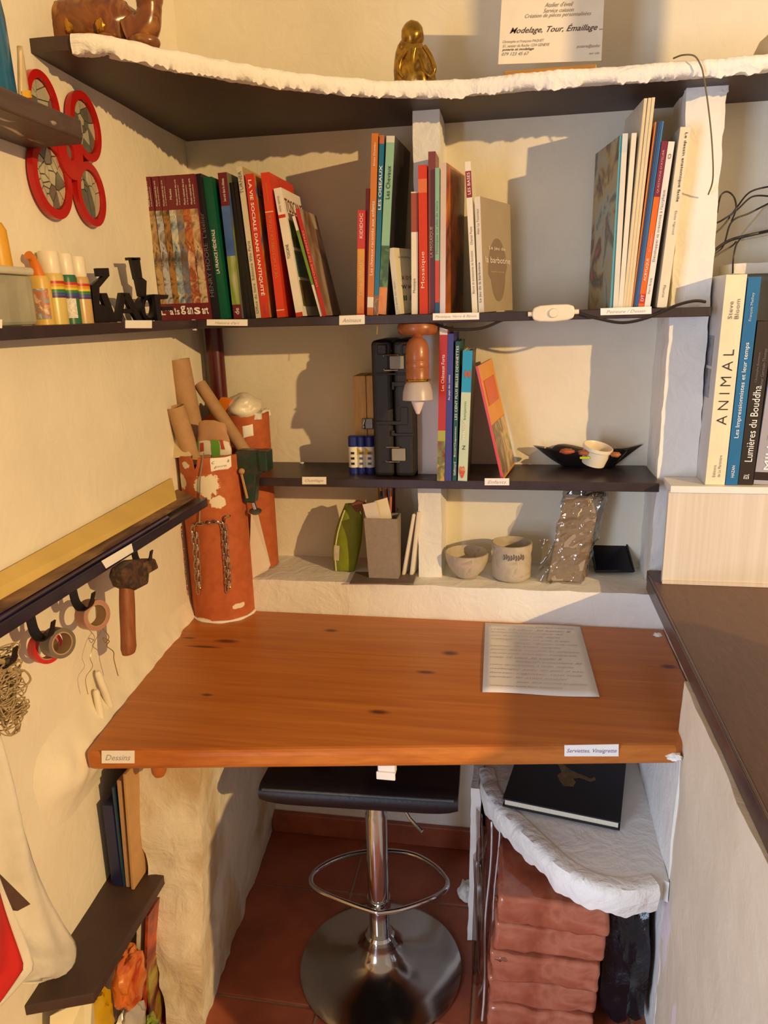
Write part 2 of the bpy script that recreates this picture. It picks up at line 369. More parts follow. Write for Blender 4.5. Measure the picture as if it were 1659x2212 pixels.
def sect(u, v):
    i = min(len(dense)-1, int(u*(len(dense)-1)+.5)); p = dense[i]; t = dense[min(i+1, len(dense)-1)]-dense[max(i-1, 0)]; t.normalize(); nrm = Vector((t.y, -t.x, 0))
    rag = .0055*nz((p.x, p.y, 0), 16, 1)+.0045*nz((p.x, p.y, 0), 55, 2)+.003*nz((p.x, p.y, 0), 140, 3)
    rag = min(rag, .003)
    prof = [(-.03, .0235), (-.004, .0265), (.004, .023), (.007, .014), (.006, .004), (.001, -.005+rag*1.4), (-.012, -.004+rag*.9), (-.03, -.0008)]
    a, h = prof[int(v*8+.5) % 8]
    wob = .003*nz((p.x, p.y, h), 30, 4)+.0015*nz((p.x, p.y, h), 110, 6)
    return Vector((p.x, p.y, ZT+h+wob*.5))+nrm*(a+wob*.9)
mb = MB().grid(sect, len(dense), 8, False, True)
obj('plaster_edge', mb, M_PLR, ts, smooth=1.0)
# white filler between pillar head and shelf
obj('plaster_fillet', rough_hex(bx8((.340, 1.813, ZT-.014), (.423, 1.835, ZT+.004)), (8, 3, 3), .004, 30, 3), M_PLW, ts, smooth=1.0)
# small high shelf at far left, worn paint
s2 = thing('wall_shelf', 'short scuffed dark shelf high on the left wall under a blue bottle', 'shelf', (-.75, .95, 1.77))
M_WORN = art('worn_brown_paint', ['#4a3733', '#4c3934', '#54413a', '#4a3733', '#cdbfa6'], 24, .5, (1, .35, 2))
tip0, tip1 = at(190, 268, 'X', -.70), at(185, 300, 'X', -.70)
zt2 = tip0.z
obj('board', MB().prism([(XL(.5)-.002, .5, zt2-.030), (-.70, .5, zt2-.030), (-.695, tip0.y-.03, zt2-.030), (-.715, tip0.y, zt2-.030), (XL(1.2)-.002, tip0.y+.005, zt2-.030)], (0, 0, .030)), M_WORN, s2, smooth=None, bev=.003)
# hook shelf on the left wall
h2 = thing('wall_shelf', 'sloping-looking black shelf on the left wall with hooks under it', 'shelf', (-.77, 1.25, 1.08))
ZH = 1.094; XH = -.733
obj('board', MB().prism([(XL(.45)-.002, .45, ZH-.02), (XH, .45, ZH-.02), (XH, 1.636, ZH-.02), (XL(1.64)-.002, 1.64, ZH-.02)], (0, 0, .02)), mat('purple_black_shelf', '#241c30', .35, var=.25, vs=14), h2, smooth=None, bev=.0015)
# low shelf bottom left
l2 = thing('wall_shelf', 'low dark brown board by the floor at bottom left', 'shelf', (-.75, 1.05, .38))
ZLo = .40
obj('board', MB().prism([(XL(.86)-.002, .86, ZLo-.022), (-.695, .90, ZLo-.022), (-.70, 1.19, ZLo-.022), (-.735, 1.26, ZLo-.022), (XL(1.26)-.002, 1.26, ZLo-.022)], (0, 0, .022)), M_BROWN, l2, smooth=None, bev=.002)

# ================================================================== desk
m, nt, b = _new('honey_pine'); MATS['honey_pine'] = m; M_PINE = m
v = coord(nt, (1.0, 20, 20)); f = noisef(nt, v, 2.2, 6, .62, .5); f2 = noisef(nt, coord(nt, (2, 60, 60)), 2.0, 3, .6)
base = ramp(nt, f, ((.25, c('#a85a1e')), (.5, c('#bb6e28')), (.75, c('#c87e34'))))
base = mixc(nt, ramp(nt, f2, ((.35, (0, 0, 0, 1)), (.75, (.35, .35, .35, 1)))), base, c('#8f4a1c'))
tc = N(nt, 'ShaderNodeTexCoord')
DESK_O = Vector((-.2, 1.45, .71))
for (px, py, rx, ry) in ((715, 1362, .017, .009), (490, 1385, .03, .010), (440, 1397, .045, .006), (447, 1501, .012, .005), (818, 1538, .02, .008), (972, 1411, .019, .011), (920, 1452, .02, .007), (408, 1378, .018, .005), (1445, 1440, .018, .01)):
    k = at(px, py, 'Z', ZD)-DESK_O
    sb = N(nt, 'ShaderNodeVectorMath', operation='SUBTRACT'); sb.inputs[1].default_value = k; nt.links.new(tc.outputs['Object'], sb.inputs[0])
    sc = N(nt, 'ShaderNodeVectorMath', operation='MULTIPLY'); sc.inputs[1].default_value = (.75/rx, .75/ry, 0); nt.links.new(sb.outputs[0], sc.inputs[0])
    ln = N(nt, 'ShaderNodeVectorMath', operation='LENGTH'); nt.links.new(sc.outputs[0], ln.inputs[0])
    base = mixc(nt, ramp(nt, ln.outputs['Value'], ((.35, (.9, .9, .9, 1)), (1.0, (0, 0, 0, 1)))), base, c('#4a2016'))
nt.links.new(base, b.inputs['Base Color']); b.inputs['Roughness'].default_value = .42; bump(nt, b, f2, .08, .002)
dk = thing('desk', 'honey pine desk top built in between the plaster walls', 'desk', DESK_O)
dp = [(-.768, 1.078), (.300, 1.243), (.322, 1.262), (.372, 1.33), (.373, 1.766), (-.842, 1.766), (-.836, 1.64), (-.775, 1.10)]
obj('top', MB().prism([(x, y, .71) for x, y in dp], (0, 0, .04)), M_PINE, dk, smooth=None, bev=.011, seg=3)
dfp = (Vector((-.768, 1.078, 0)), Vector((-.165, 1.068, 0)))
fd = lambda a, b: atp(a, b, dfp[0]-Vector((0, .0005, 0)), Vector((.165, -1.068, 0)))
stick(dk, 220, 291, 1621, 1648, 1621, 1648, fd, 'Dessins', shear=.3)
stick(dk, 1219, 1336, 1609, 1633, 1607, 1633, fd, 'Serviettes, Vinaigrette', m=mat('blue_ink', '#5a6288', .8, var=0), inset=.04)
p0, p1 = fd(805, 1650), fd(848, 1650)
obj('latch_block', MB().box((p0.x+.002, 1.192, .672), (p1.x-.001, 1.215, .712)), M_PLW, dk, smooth=None, bev=.002, label='small white block under the desk edge')
obj('latch_plate', MB().box((p0.x, 1.187, .667), (p1.x, 1.192, .683)), mat('white_plastic', '#e8e4da', .4, var=.05), dk, smooth=None, bev=.0015)
q = at(345, 1676, 'Y', 1.13)
obj('wood_peg', MB().lathe([(.0, 0), (.010, .002), (.014, .010), (.015, .712-q.z)], (q.x, 1.13, q.z), seg=16), mat('orange_wood', '#b5652d', .45, vs=60), dk)
# handwritten sheet
q = [at(x, y, 'Z', ZD+.0012) for x, y in ((1042, 1496), (1295, 1507), (1253, 1354), (1048, 1346))]
ps = thing('paper_sheet', 'handwritten white sheet of paper lying on the desk', 'paper', q[0])
mb = MB()
mb.grid(lambda u, v: q[0].lerp(q[1], u).lerp(q[3].lerp(q[2], u), v)+Vector((0, 0, .0012+.0012*sin(u*7+v*3))), 14, 14)
sh_o = obj('sheet', mb, mat('lilac_paper', '#e4dfdc', .8, var=.04, vs=12), ps, smooth=1.0)
sd = sh_o.modifiers.new('thick', 'SOLIDIFY'); sd.thickness = .0005; sd.offset = -1
uu = (q[1]-q[0]); vv = (q[3]-q[0])
words = ['recette pour émail blanc transparent', 'craie 12 silice 30 kaolin 8', 'feldspath potassique 42', 'cuire doucement à mille degrés', 'mélanger avec un peu d eau', 'laisser reposer une nuit', 'tamiser fin avant emploi', 'poser deux couches au pinceau']
for i in range(17):
    t = .04+.92*(1-i/17.0)-.03; wv = random.uniform(.6, .93); x0 = .06 if i % 5 else .3
    a = q[0].lerp(q[1], x0).lerp(q[3].lerp(q[2], x0), t)+Vector((0, 0, .0034)); e = q[0].lerp(q[1], x0+min(wv, .92-x0)).lerp(q[3].lerp(q[2], x0+min(wv, .92-x0)), t)+Vector((0, 0, .0034))
    d = e-a; text(words[i % 8], a, d.normalized(), Vector((0, 1, 0)), d.length, .0085, mat('pencil', '#a9a3a8', .8, var=0), sh_o, 'handwriting', shear=.4)

# ================================================================== right nook
ct = thing('counter_top', 'dark brown counter top running along the right side', 'counter', (.8, 1.0, ZC-.03))
obj('board', MB().box((.331, .62, ZC-.028), (1.4, 1.813, ZC)), M_COUNTER, ct, smooth=None, bev=.002)
obj('edge_strip', MB().box((.3235, .62, ZC-.033), (.3305, 1.765, ZC+.004)), mat('dark_edge_strip', '#4b3632', .3, var=.2, vs=30), ct, smooth=None, bev=.002)
m, nt, b = _new('cream_streaked_board'); M_CRB = m
f = noisef(nt, coord(nt, (30, 1, .6)), 3, 4)
nt.links.new(ramp(nt, f, ((.35, c('#d3c6b2')), (.65, c('#ded3c2')))), b.inputs['Base Color']); b.inputs['Roughness'].default_value = .55
bxo = thing('storage_box', 'long cream streaked box on the counter under the big art books', 'box', (.8, 1.8, ZC+.0005))
zb = 1.122
obj('front_panel', MB().box((.350, 1.722, ZC+.001), (1.25, 1.736, zb-.014)), M_CRB, bxo, smooth=None, bev=.001)
obj('top_board', MB().prism([(.352, 1.716, zb-.016), (1.25, 1.716, zb-.016), (1.25, 1.966, zb-.016), (.432, 1.966, zb-.016), (.434, 1.813, zb-.016), (.352, 1.813, zb-.016)], (0, 0, .016)), mat('white_board', '#e9e4da', .5, var=.05), bxo, smooth=None, bev=.0015)
obj('side_panel', MB().box((1.235, 1.738, ZC+.001), (1.25, 1.966, zb-.018)), M_CRB, bxo, smooth=None)
obj('bottom_rail', MB().box((.350, 1.718, ZC+.0005), (1.25, 1.7215, ZC+.009)), M_CRB, bxo, smooth=None)
ob = obj('small_shelf', rough_hex(bx8((.475, 1.86, 1.583), (1.0, YB, 1.605)), (20, 6, 2), .003, 20, 4), M_PLW, label='small rough white shelf in the right nook behind the cables', cat='shelf', smooth=1.0)
# ================================================================== books
def cm(h, r=.4): return mat('cover_'+h.strip('#')+('_%d' % int(r*100)), h, r, var=.06, vs=20)
def book(label, bl, br, top, Yf, depth, z, col, group, pages=True, yaw=0, bands=(), texts=(), cover=None, name='book', hard=True, covtext=(), r=.4, lift=0):
    """spine measured as bottom-left x, bottom-right x, (top-left x, top y); texts: (string, v0, v1, height share, material, 'up'/'down'[, u centre])"""
    B0 = at(bl, top[2], 'Y', Yf); B1 = at(br, top[2], 'Y', Yf); T = at(top[0], top[1], 'Y', Yf)
    up = T-Vector((B0.x, Yf, z)); H = up.length; up.normalize(); rt = Vector((up.z, 0, -up.x)); W = max(.002, (B1.x-B0.x)*rt.x)
    P0 = Vector((B0.x, Yf, z+lift+(W*up.x if up.x > 0 else 0)+.0003))
    dv = Vector((sin(yaw), cos(yaw), 0)); dv = (dv-up*dv.dot(up)).normalized(); rt = up.cross(dv)*-1
    if rt.x < 0: rt = -rt
    if yaw: P0.z = z+lift+max(0, -min(0, (rt*W).z), -(dv*depth).z, -(dv*depth+rt*W).z)+.0003
    th = min(.0022 if hard else .0010, W*.2); D = depth
    root = thing(name, label, 'book', P0, group)
    cmat = col if not isinstance(col, str) else cm(col, r)
    mb = MB()
    mb.obox(P0, rt*th, dv*D, up*H).obox(P0+rt*(W-th), rt*th, dv*D, up*H).obox(P0+rt*th, rt*(W-2*th), dv*th, up*H)
    cov = obj('cover', mb, cmat, root, smooth=None, merge=False)
    i = .003 if hard else .0003
    pg = MB().obox(P0+rt*th+dv*(th+.0002)+up*i, rt*(W-2*th), dv*(D-th-i), up*(H-2*i)); obj('pages', pg, M_PAGES, root, smooth=None)
    fr = -dv*.0007
    for (v0, v1, bm) in bands:
        obj('spine_panel', MB().obox(P0+fr*.7+up*(H*v0), rt*W, dv*.0006, up*(H*(v1-v0))), cm(bm) if isinstance(bm, str) else bm, root, smooth=None)
    if cover:     # printed right-hand (or left-hand) board
        side, cmt = cover[0], cover[1]; o0 = P0+(rt*(W+.0001) if side == 'R' else rt*-.0007)
        v0, v1 = (cover[2], cover[3]) if len(cover) > 2 else (0, 1)
        obj('cover_print', MB().obox(o0+up*(H*v0)+dv*.001, rt*.0006, dv*(D-.002), up*(H*(v1-v0))), cmt, root, smooth=None)
    for t in texts:
        s, v0, v1, hs, m, dr = t[:6]; uc = t[6] if len(t) > 6 else .5; bold = t[7] if len(t) > 7 else 0
        h = W*hs; L = H*(v1-v0)
        if dr == 'up': o0 = P0+up*(H*v0)+rt*(W*uc+h/2); text(s, o0+fr*2, up, -rt, L, h, m, root, 'title_lettering', bold=bold)
        else: o0 = P0+up*(H*v1)+rt*(W*uc-h/2); text(s, o0+fr*2, -up, rt, L, h, m, root, 'title_lettering', bold=bold)
    for (s, d0, d1, v0, h, m) in covtext:   # on right board
        side = cover[0] if cover else 'R'
        if side == 'R': text(s, P0+rt*(W+.0022)+dv*(D*d0)+up*(H*v0), dv, up, D*(d1-d0), H*h, m, root, 'cover_lettering')
        else: text(s, P0-rt*.0012+dv*(D*d1)+up*(H*v0), -dv, up, D*(d1-d0), H*h, m, root, 'cover_lettering')
    return root
MAR = '#6e1f2a'; WT = M_WHITE; BK = M_BLACK
G1 = 'art and history books at the left end of the eye-level shelf'
pal = [['#3a2a20', '#8c6a45', '#b99a6b', '#5a4030', '#c9b58e'], ['#3d3a30', '#7a6a4a', '#b8bcc9', '#5a4a3a', '#cfc6b4'], ['#1e1a16', '#5a4326', '#a9783a', '#2e2a22', '#8a5a2a'], ['#3f3a36', '#d8cfae', '#8fa3b5', '#3a3632', '#e3dfc4'], ['#4a3a2a', '#a58550', '#6b6f86', '#5a4430', '#c5ac7c'], ['#5a2a1e', '#c47a3c', '#8d3f2a', '#d9b48a', '#6e1f2a'], ['#5c4030', '#a5764c', '#cdb592', '#6a4a34', '#d8c9a8']]
tx = [310, 327, 343, 357, 371, 387, 401, 415]; bxs = [350, 364, 378, 391, 405, 420, 437, 454]
seven = ['with tan figure picture, leftmost of the seven', 'with pale sky picture, second of the seven from the left', 'with dark brown picture, third of the seven from the left', 'with cream building picture, fourth of the seven', 'with ochre and grey picture, third of the seven from the right', 'with orange face picture, second of the seven from the right', 'with beige arch picture, rightmost of the seven']
frag = ["L'", "'a", "!s", 'g', 'an', 's', 'art']
for i in range(7):
    book('slim maroon series book '+seven[i], bxs[i], bxs[i+1], (tx[i], 383-i, 686), 1.70, .19, Z1, MAR, G1,
         bands=[(.12, .77, art('art_spine_%d' % i, pal[i], 34, .45, (1, 1, .8)))],
         texts=[('Musée national des arts', .80, .97, .22, WT, 'up', .35), ('et les grands peintres', .80, .93, .2, WT, 'up', .72)] if i != 3 else [('Musée', .84, .91, .3, WT, 'up')])
    rb = bpy.context.scene.objects
for i in range(7):
    # big white series letters run across the seven spines
    a = at(bxs[i]+(0 if i else -2), 677, 'Y', 1.699); e = at(bxs[i+1], 677, 'Y', 1.699)
    root = [o for o in COL.objects if o.type == 'EMPTY' and o.get('label', '').endswith(seven[i])][0]
    text(frag[i], Vector((a.x+.001, 1.6982, Z1+.013)), Vector((1, 0, 0)), Vector((-.1, 0, 1)), (e.x-a.x)*.8, .016 if i != 3 else .02, WT, root, 'series_lettering', bold=.02)
book('thick black book with thin grey title between maroon series and green book', 456, 474, (415, 377, 686), 1.712, .20, Z1, '#15161c', G1, texts=[("HENRY MOORE  L'atelier", .16, .74, .5, mat('grey_title', '#6f7078', .6, var=0), 'up')])
book('dark green hardback with white title beside the black book', 474, 494, (436, 384, 686), 1.722, .20, Z1, '#0d5a41', G1, texts=[('LA FRANCE MÉDIÉVALE', .33, .64, .42, WT, 'up', .45, .01)], r=.25)
book('maroon and blue book with castle photo beside the green book', 505, 523, (470, 374, 686), 1.735, .20, Z1, MAR, G1, bands=[(.44, .78, art('castle_sky', ['#3558a0', '#4268ac', '#5a7cb8'], 9, .4)), (.10, .44, art('castle_spine', ['#8a6a4a', '#7a4a2a', '#7f9a3d', '#c9c0a8', '#6a8a35'], 16, .4, (1, 1, .5)))], texts=[('Les arts dans le château', .81, .96, .3, WT, 'up'), ('de', .03, .075, .5, WT, 'up')], cover=('R', art('castle_cover', ['#2b4f94', '#3b66a8', '#6a6a52', '#7f9a3d', '#c7b78a'], 6, .4)))
for i, (a, e, t) in enumerate(((525, 533, 489), (534, 542, 496), (543, 551, 503))):
    book('thin black booklet, %s of three beside the tall cream spine' % ('leftmost', 'middle', 'rightmost')[i], a, e, (t, 396-i, 686), 1.745, .19, Z1, '#17130f', G1, hard=False)
book('slim tall cream book with grey serif title, left of the wide red spine', 553, 564, (511, 361, 686), 1.748, .18, Z1, '#d8cfb8', G1, hard=False, texts=[('TURNER', .83, .97, .6, M_INK, 'up'), ('Office du livre  Editions Vilo Paris', .03, .52, .5, M_INK, 'up')], cover=('R', cm('#b49a70')))
book('wide red spine with large white capitals running downwards', 565, 583, (529, 377, 686), 1.748, .18, Z1, '#d0391f', G1, texts=[("LA VIE SOCIALE DANS L'ANTIQUITÉ", .16, .96, .55, WT, 'down', .5, .02), ('VALLARDI', .03, .10, .2, M_INK, 'down')], cover=('R', art('antique_cover', ['#3b5a8a', '#4b6a96', '#c28b3a', '#b5482a', '#6a7a3a'], 9, .35)), covtext=(('LA', .1, .5, .86, .07, mat('yellow_print', '#d9a32a', .6, var=0)),))
book('bright vermilion book with a thin white band near its top', 599, 616, (563, 374, 686), 1.745, .19, Z1, '#d8401f', G1, texts=[('Jacqueline Tréfois', .80, .93, .25, mat('ochre_print', '#c98a52', .6, var=0), 'down'), ("VIE ET HISTOIRE DE L'ITALIE", .28, .72, .42, mat('ochre_print', '#c98a52', .6, var=0), 'up')], bands=[(.735, .74, '#efe6d8'), (.05, .055, '#efe6d8')], cover=('R', art('vermilion_cover', ['#c8381c', '#d8401f', '#c8381c', '#7a4a3a', '#a86a3a'], 5, .35)))
book('white guide book with red bands and large title on its cover', 640, 655, (591, 408, 686), 1.75, .155, Z1, '#ece6da', G1, bands=[(.775, .80, '#c8321f'), (0, .035, '#c8321f')], texts=[('TOSCANE', .46, .57, .42, BK, 'up'), ('Guide Italie', .82, .94, .3, M_INK, 'down')], cover=('R', cm('#ece6da')), covtext=(('TOSCANE', .06, .97, .82, .105, mat('brown_print', '#7a3a2a', .6, var=0)),))
rt_ = [o for o in COL.objects if o.type == 'EMPTY' and 'white guide book' in o.get('label', '')][0]
book('thin white and green booklet leaning left of the grey portrait cover', 692, 698, (631, 468, 686), 1.755, .14, Z1, '#e9e4d8', G1, hard=False, bands=[(.32, .86, '#6f9a35')])
book('thin red spined book with grey portrait cover, last leaning at right', 698, 706, (638, 452, 686), 1.752, .15, Z1, '#c02a26', G1, hard=False, texts=[('HISTOIRE DE PEINTRES', .28, .8, .5, mat('pink_print', '#e3a49a', .6, var=0), 'up')], cover=('R', art('portrait_cover', ['#b9ab9c', '#b3a595', '#8a6a52', '#3d2620', '#2a1c1c'], 6, .35)))
# centre
G2 = 'animal books in the middle of the eye-level shelf'
book('short red and yellow picture book leftmost of the middle group', 771, 786, (773, 455, 678), 1.752, .17, Z1, '#c8392a', G2, bands=[(.02, .64, art('dino_spine', ['#d98a2a', '#cf6a22', '#e0a53a', '#6a7a3a'], 8, .4))], texts=[('KIDIDOC', .74, .97, .45, WT, 'up'), ('DINOSAURES', .2, .55, .5, mat('beige_print', '#d8c49a', .6, var=0), 'up')], cover=('L', art('dino_cover', ['#d98a2a', '#cf6a22', '#8a2a22'], 8)))
book('narrow dark red book half hidden behind the orange spine', 786, 794, (790, 408, 678), 1.765, .17, Z1, '#8e1f22', G2)
book('tall orange spine with white handwritten-style title', 793, 806, (803, 289, 678), 1.75, .18, Z1, '#cf7a25', G2, texts=[('Les chevaux racontés aux enfants', .23, .64, .5, WT, 'up'), ('Eloïse Dusseau', .83, .95, .3, WT, 'up')], bands=[(.045, .105, '#e9e2d4')])
book('tall glossy blue spine with white capitals next to the orange one', 807, 817, (820, 293, 678), 1.752, .18, Z1, '#1f6f94', G2, texts=[('LES OISEAUX', .60, .84, .6, WT, 'up', .5, .01)], bands=[(0, .115, art('blue_foot', ['#b08a4a', '#7a5a3a', '#c9b27a'], 40)), (.955, 1, art('blue_head', ['#4a6a3a', '#c86a3a', '#3a7a8a'], 40))], r=.2)
book('tall mint green spine with dark serif title and landscape foot', 817, 834, (835, 296, 678), 1.752, .18, Z1, '#8fbfa0', G2, yaw=.05, texts=[('Les Chevaux', .66, .84, .5, BK, 'up')], bands=[(.16, .40, art('meadow', ['#4f7a35', '#35542a', '#7fa04a'], 40)), (0, .16, art('orange_foot', ['#d9601f', '#e0902a', '#c84a1a'], 20)), (.965, 1, '#dcd8c8')], cover=('R', mat('dark_back_cover', '#26201c', .3)))
book('small white book tilted against the post with black symbols on cover', 855, 866, (839, 537, 678), 1.755, .10, Z1, '#e6e0cf', G2, hard=False, yaw=.28, texts=[('Le guide des signes', .08, .5, .3, M_INK, 'up')], cover=('R', cm('#d9d2bb')), covtext=(('X O S', .25, .8, .52, .06, BK), ('W H', .2, .75, .38, .06, BK), ('II /', .25, .7, .2, .08, BK), ('Le monde des', .2, .85, .85, .035, M_INK)))
G3 = 'mosaic and jewellery books right of the post'
book('narrow white and yellow paperback first right of the post', 889, 903, (888, 415, 678), 1.755, .17, Z1, '#e7dfc8', G3, hard=False, bands=[(.68, .99, '#9c4a2c')], texts=[('Mosaïque', .18, .30, .5, M_INK, 'up')])
book('glossy orange red spine with white title, second right of the post', 906, 924, (903, 357, 678), 1.75, .18, Z1, '#cf3f28', G3, texts=[('Mosaïque', .18, .43, .55, mat('cream_print', '#efd9bb', .6, var=0), 'up')], bands=[(.82, .91, '#d9703a')], r=.15)
book('tall maroon hardback rising above the red spine', 925, 939, (925, 328, 678), 1.757, .20, Z1, '#7b3a35', G3, texts=[('LA MOSAÏQUE', .36, .55, .6, mat('beige_print', '#d8c49a', .6, var=0), 'up')], cover=('R', art('maroon_cover', ['#8a4a35', '#7b3a35', '#9a5a3a'], 8)))
book('thin mint and red booklet in front of the maroon hardback', 940, 949, (940, 363, 678), 1.747, .16, Z1, '#86b59b', G3, hard=False, bands=[(0, .08, '#1f4f7a'), (.08, .375, '#c8452c')], texts=[('Mosaïques en pâte de verre', .42, .78, .5, M_INK, 'up')])
book('pale pink spine with orange figure cover', 950, 962, (952, 353, 678), 1.748, .175, Z1, '#d5beb0', G3, yaw=.16, cover=('R', art('dance_cover', ['#d98a2e', '#cf7a28', '#a85a25', '#3a1e18', '#6a2a1e'], 7, .3)), r=.15)
book('slim white spine with dark red label at its head', 1020, 1032, (1004, 350, 676), 1.75, .17, Z1, '#e4ddcc', G3, hard=False, bands=[(.77, .94, '#8e2430')], texts=[('LES BASES', .79, .93, .5, WT, 'up'), ('Bijoux et accessoires en boutons', .13, .42, .5, M_INK, 'up'), ('Chantal Piette', .46, .58, .4, M_INK, 'up')])
book('white spined book with grey pottery cover turned toward the room', 1034, 1046, (1025, 426, 674), 1.752, .195, Z1, '#e9e0cc', G3, hard=False, yaw=.33, texts=[('Le jeu de la barbotine', .09, .44, .5, BK, 'up'), ('Alain Le Tourneur', .68, .9, .4, M_INK, 'up')], cover=('R', art('slip_cover', ['#b5a68c', '#b0a087', '#a8977c', '#8f7f6a'], 4, .4)), covtext=(('Le jeu de', .2, .75, .55, .04, WT), ('la barbotine', .08, .92, .44, .055, WT), ('techniques', .25, .7, .35, .02, mat('beige_print', '#d8c49a', .6, var=0))))
jb = [o for o in COL.objects if o.type == 'EMPTY' and 'pottery cover' in o.get('label', '')][0]
# right group
G4 = 'painting books leaning at the right end of the eye-level shelf'
book('magazine with dark crowded picture cover, leftmost of the right group', 1317, 1323, (1339, 293, 668), 1.75, .19, Z1, '#4a9aa8', G4, hard=False, yaw=-.16, cover=('L', art('crowd_cover', ['#7a746a', '#5a544c', '#8f9a92', '#a08a5a', '#3f3a38', '#a04a4a'], 11, .4)))
book('white paperback with worn coloured edge, right of the dark magazine', 1324, 1335, (1345, 289, 668), 1.748, .18, Z1, '#dcd6c8', G4, hard=False, bands=[(.9, 1, '#cdd2cf')])
book('plain white paperback second right of the dark magazine', 1335, 1345, (1365, 288, 668), 1.748, .18, Z1, '#e2dccb', G4, hard=False)
for i, (a, e, t) in enumerate(((1345, 1351, 1392), (1351, 1357, 1401), (1357, 1363, 1409))):
    book('tall thin cream magazine, %s of three' % ('left', 'middle', 'right')[i], a, e, (t, 213-i, 668), 1.748, .185, Z1, '#d9c9a4', G4, hard=False, yaw=-.07, cover=('L', cm('#cfc7b5')))
for i, (a, e, t, cc, d) in enumerate(((1363, 1366, 1415, '#c77a35', 'orange'), (1366, 1369, 1419, '#3a3550', 'dark violet'), (1369, 1372, 1423, '#33507a', 'dark blue'), (1372, 1375, 1427, '#2d5f95', 'mid blue'), (1375, 1378, 1431, '#3f7fb5', 'light blue'))):
    book('thin %s magazine spine in the narrow stripe of five' % d, a, e, (t, 264-i*.5, 668), 1.75, .18, Z1, cc, G4, hard=False)
book('orange spine with maroon head and white capitals', 1378, 1390, (1430, 306, 668), 1.748, .17, Z1, '#e0691f', G4, hard=False, bands=[(.68, 1, '#7a2440'), (.03, .09, '#c8302a')], texts=[("QUESTIONS D'ATELIER", .70, .95, .4, mat('pink_print', '#e3a49a', .6, var=0), 'up'), ('ACRYLIQUE', .17, .31, .5, WT, 'up'), ('D. Sanders', .35, .46, .4, mat('pink_print', '#e3a49a', .6, var=0), 'up'), ('DT', .045, .085, .5, WT, 'up')])
book('white spine with long grey title leaning beside the orange spine', 1391, 1404, (1444, 307, 668), 1.75, .17, Z1, '#e3e0da', G4, hard=False, texts=[("Développer sa créativité à l'acrylique", .29, .72, .5, M_INK, 'up'), ('Perri Brady', .09, .19, .4, M_INK, 'up'), ('O', .90, .93, .5, mat('brown_print', '#7a3a2a', .6, var=0), 'up')])
book('thick cream paperback with black title running downwards by the pillar', 1419, 1440, (1470, 276, 668), 1.752, .175, Z1, '#e2d8bd', G4, hard=False, texts=[('Le dessin anatomique facile', .60, .97, .33, BK, 'down', .62, .01), ('Eloise Vignoud', .42, .55, .25, M_INK, 'down', .62), ('Fleurus', .06, .13, .25, M_INK, 'down')], cover=('L', cm('#b5aca0')))
# middle shelf
G5 = 'children books standing on the middle shelf'
book('tall red spine with white title and cartoon foot, taped at the ends', 944, 960, (950, 708, 1037), 1.755, .17, ZM, '#b8241c', G5, texts=[('Les Châteaux Forts', .60, .83, .42, WT, 'up')], bands=[(.0, .27, art('castle_foot', ['#b85a2a', '#c7a03a', '#6a7a3a', '#8a3a2a', '#2a2a2a'], 40)), (.955, 1, '#e6dccb'), (.27, .34, '#a8a83a')])
book('plain violet blue spine with small white title', 961, 975, (965, 721, 1036), 1.757, .17, ZM, '#3c3a8a', G5, texts=[('Au pays des contes', .56, .73, .38, WT, 'up')])
book('dark green spine with long white capitals between violet and mint spines', 977, 986, (984, 738, 1035), 1.76, .17, ZM, '#14504f', G5, texts=[('LES CENT PLUS BELLES DEVINETTES', .45, .97, .55, WT, 'up'), ('Benzi/Chapouteau', .18, .40, .5, WT, 'up'), ('Gallimard', .04, .14, .5, WT, 'up')])
book('pale mint spine with cyan head and butterfly', 989, 1009, (1000, 758, 1033), 1.757, .15, ZM, '#c3d3b4', G5, bands=[(.69, 1, '#1f9ac9')], texts=[('mega', .33, .48, .42, mat('grey_white_print', '#e9e6da', .6, var=0), 'up'), ('benjamin', .48, .62, .32, mat('green_print', '#4a8a4a', .6, var=0), 'up'), ('N', .25, .28, .3, BK, 'up')], cover=('R', mat('dark_book_back', '#2a1814', .4)))
mb_ = [o for o in COL.objects if o.type == 'EMPTY' and 'cyan head' in o.get('label', '')][0]
p = at(1010, 808, 'Y', 1.7555)
for s in (-1, 1): obj('butterfly_wing', MB().prism([(p.x, p.y, p.z-.004), (p.x+s*.006, p.y, p.z-.009), (p.x+s*.008, p.y, p.z+.003), (p.x+s*.005, p.y, p.z+.010), (p.x+s*.001, p.y, p.z+.003)], (0, .0004, 0)), cm('#b85a22'), mb_, smooth=None)
p = at(998, 1018, 'Y', 1.7555); obj('cartoon_print', MB().prism([(p.x+.007*cos(a), p.y, p.z+.014*sin(a)*(1+.3*sin(3*a))) for a in [2*pi*k/14 for k in range(14)]], (0, .0004, 0)), art('cartoon', ['#d9783a', '#c8452a', '#e0b07a'], 90), mb_, smooth=None)
book('orange picture book leaning with its cover turned outward', 1083, 1088, (1027, 792, 1030), 1.775, .17, ZM, '#d8303a', G5, hard=False, yaw=.17, cover=('R', cm('#dc9232')))
ob_ = [o for o in COL.objects if o.type == 'EMPTY' and o.get('label', '').startswith('orange picture book')][0]
cv_ = [o for o in ob_.children if o.name.startswith('cover_print')][0]
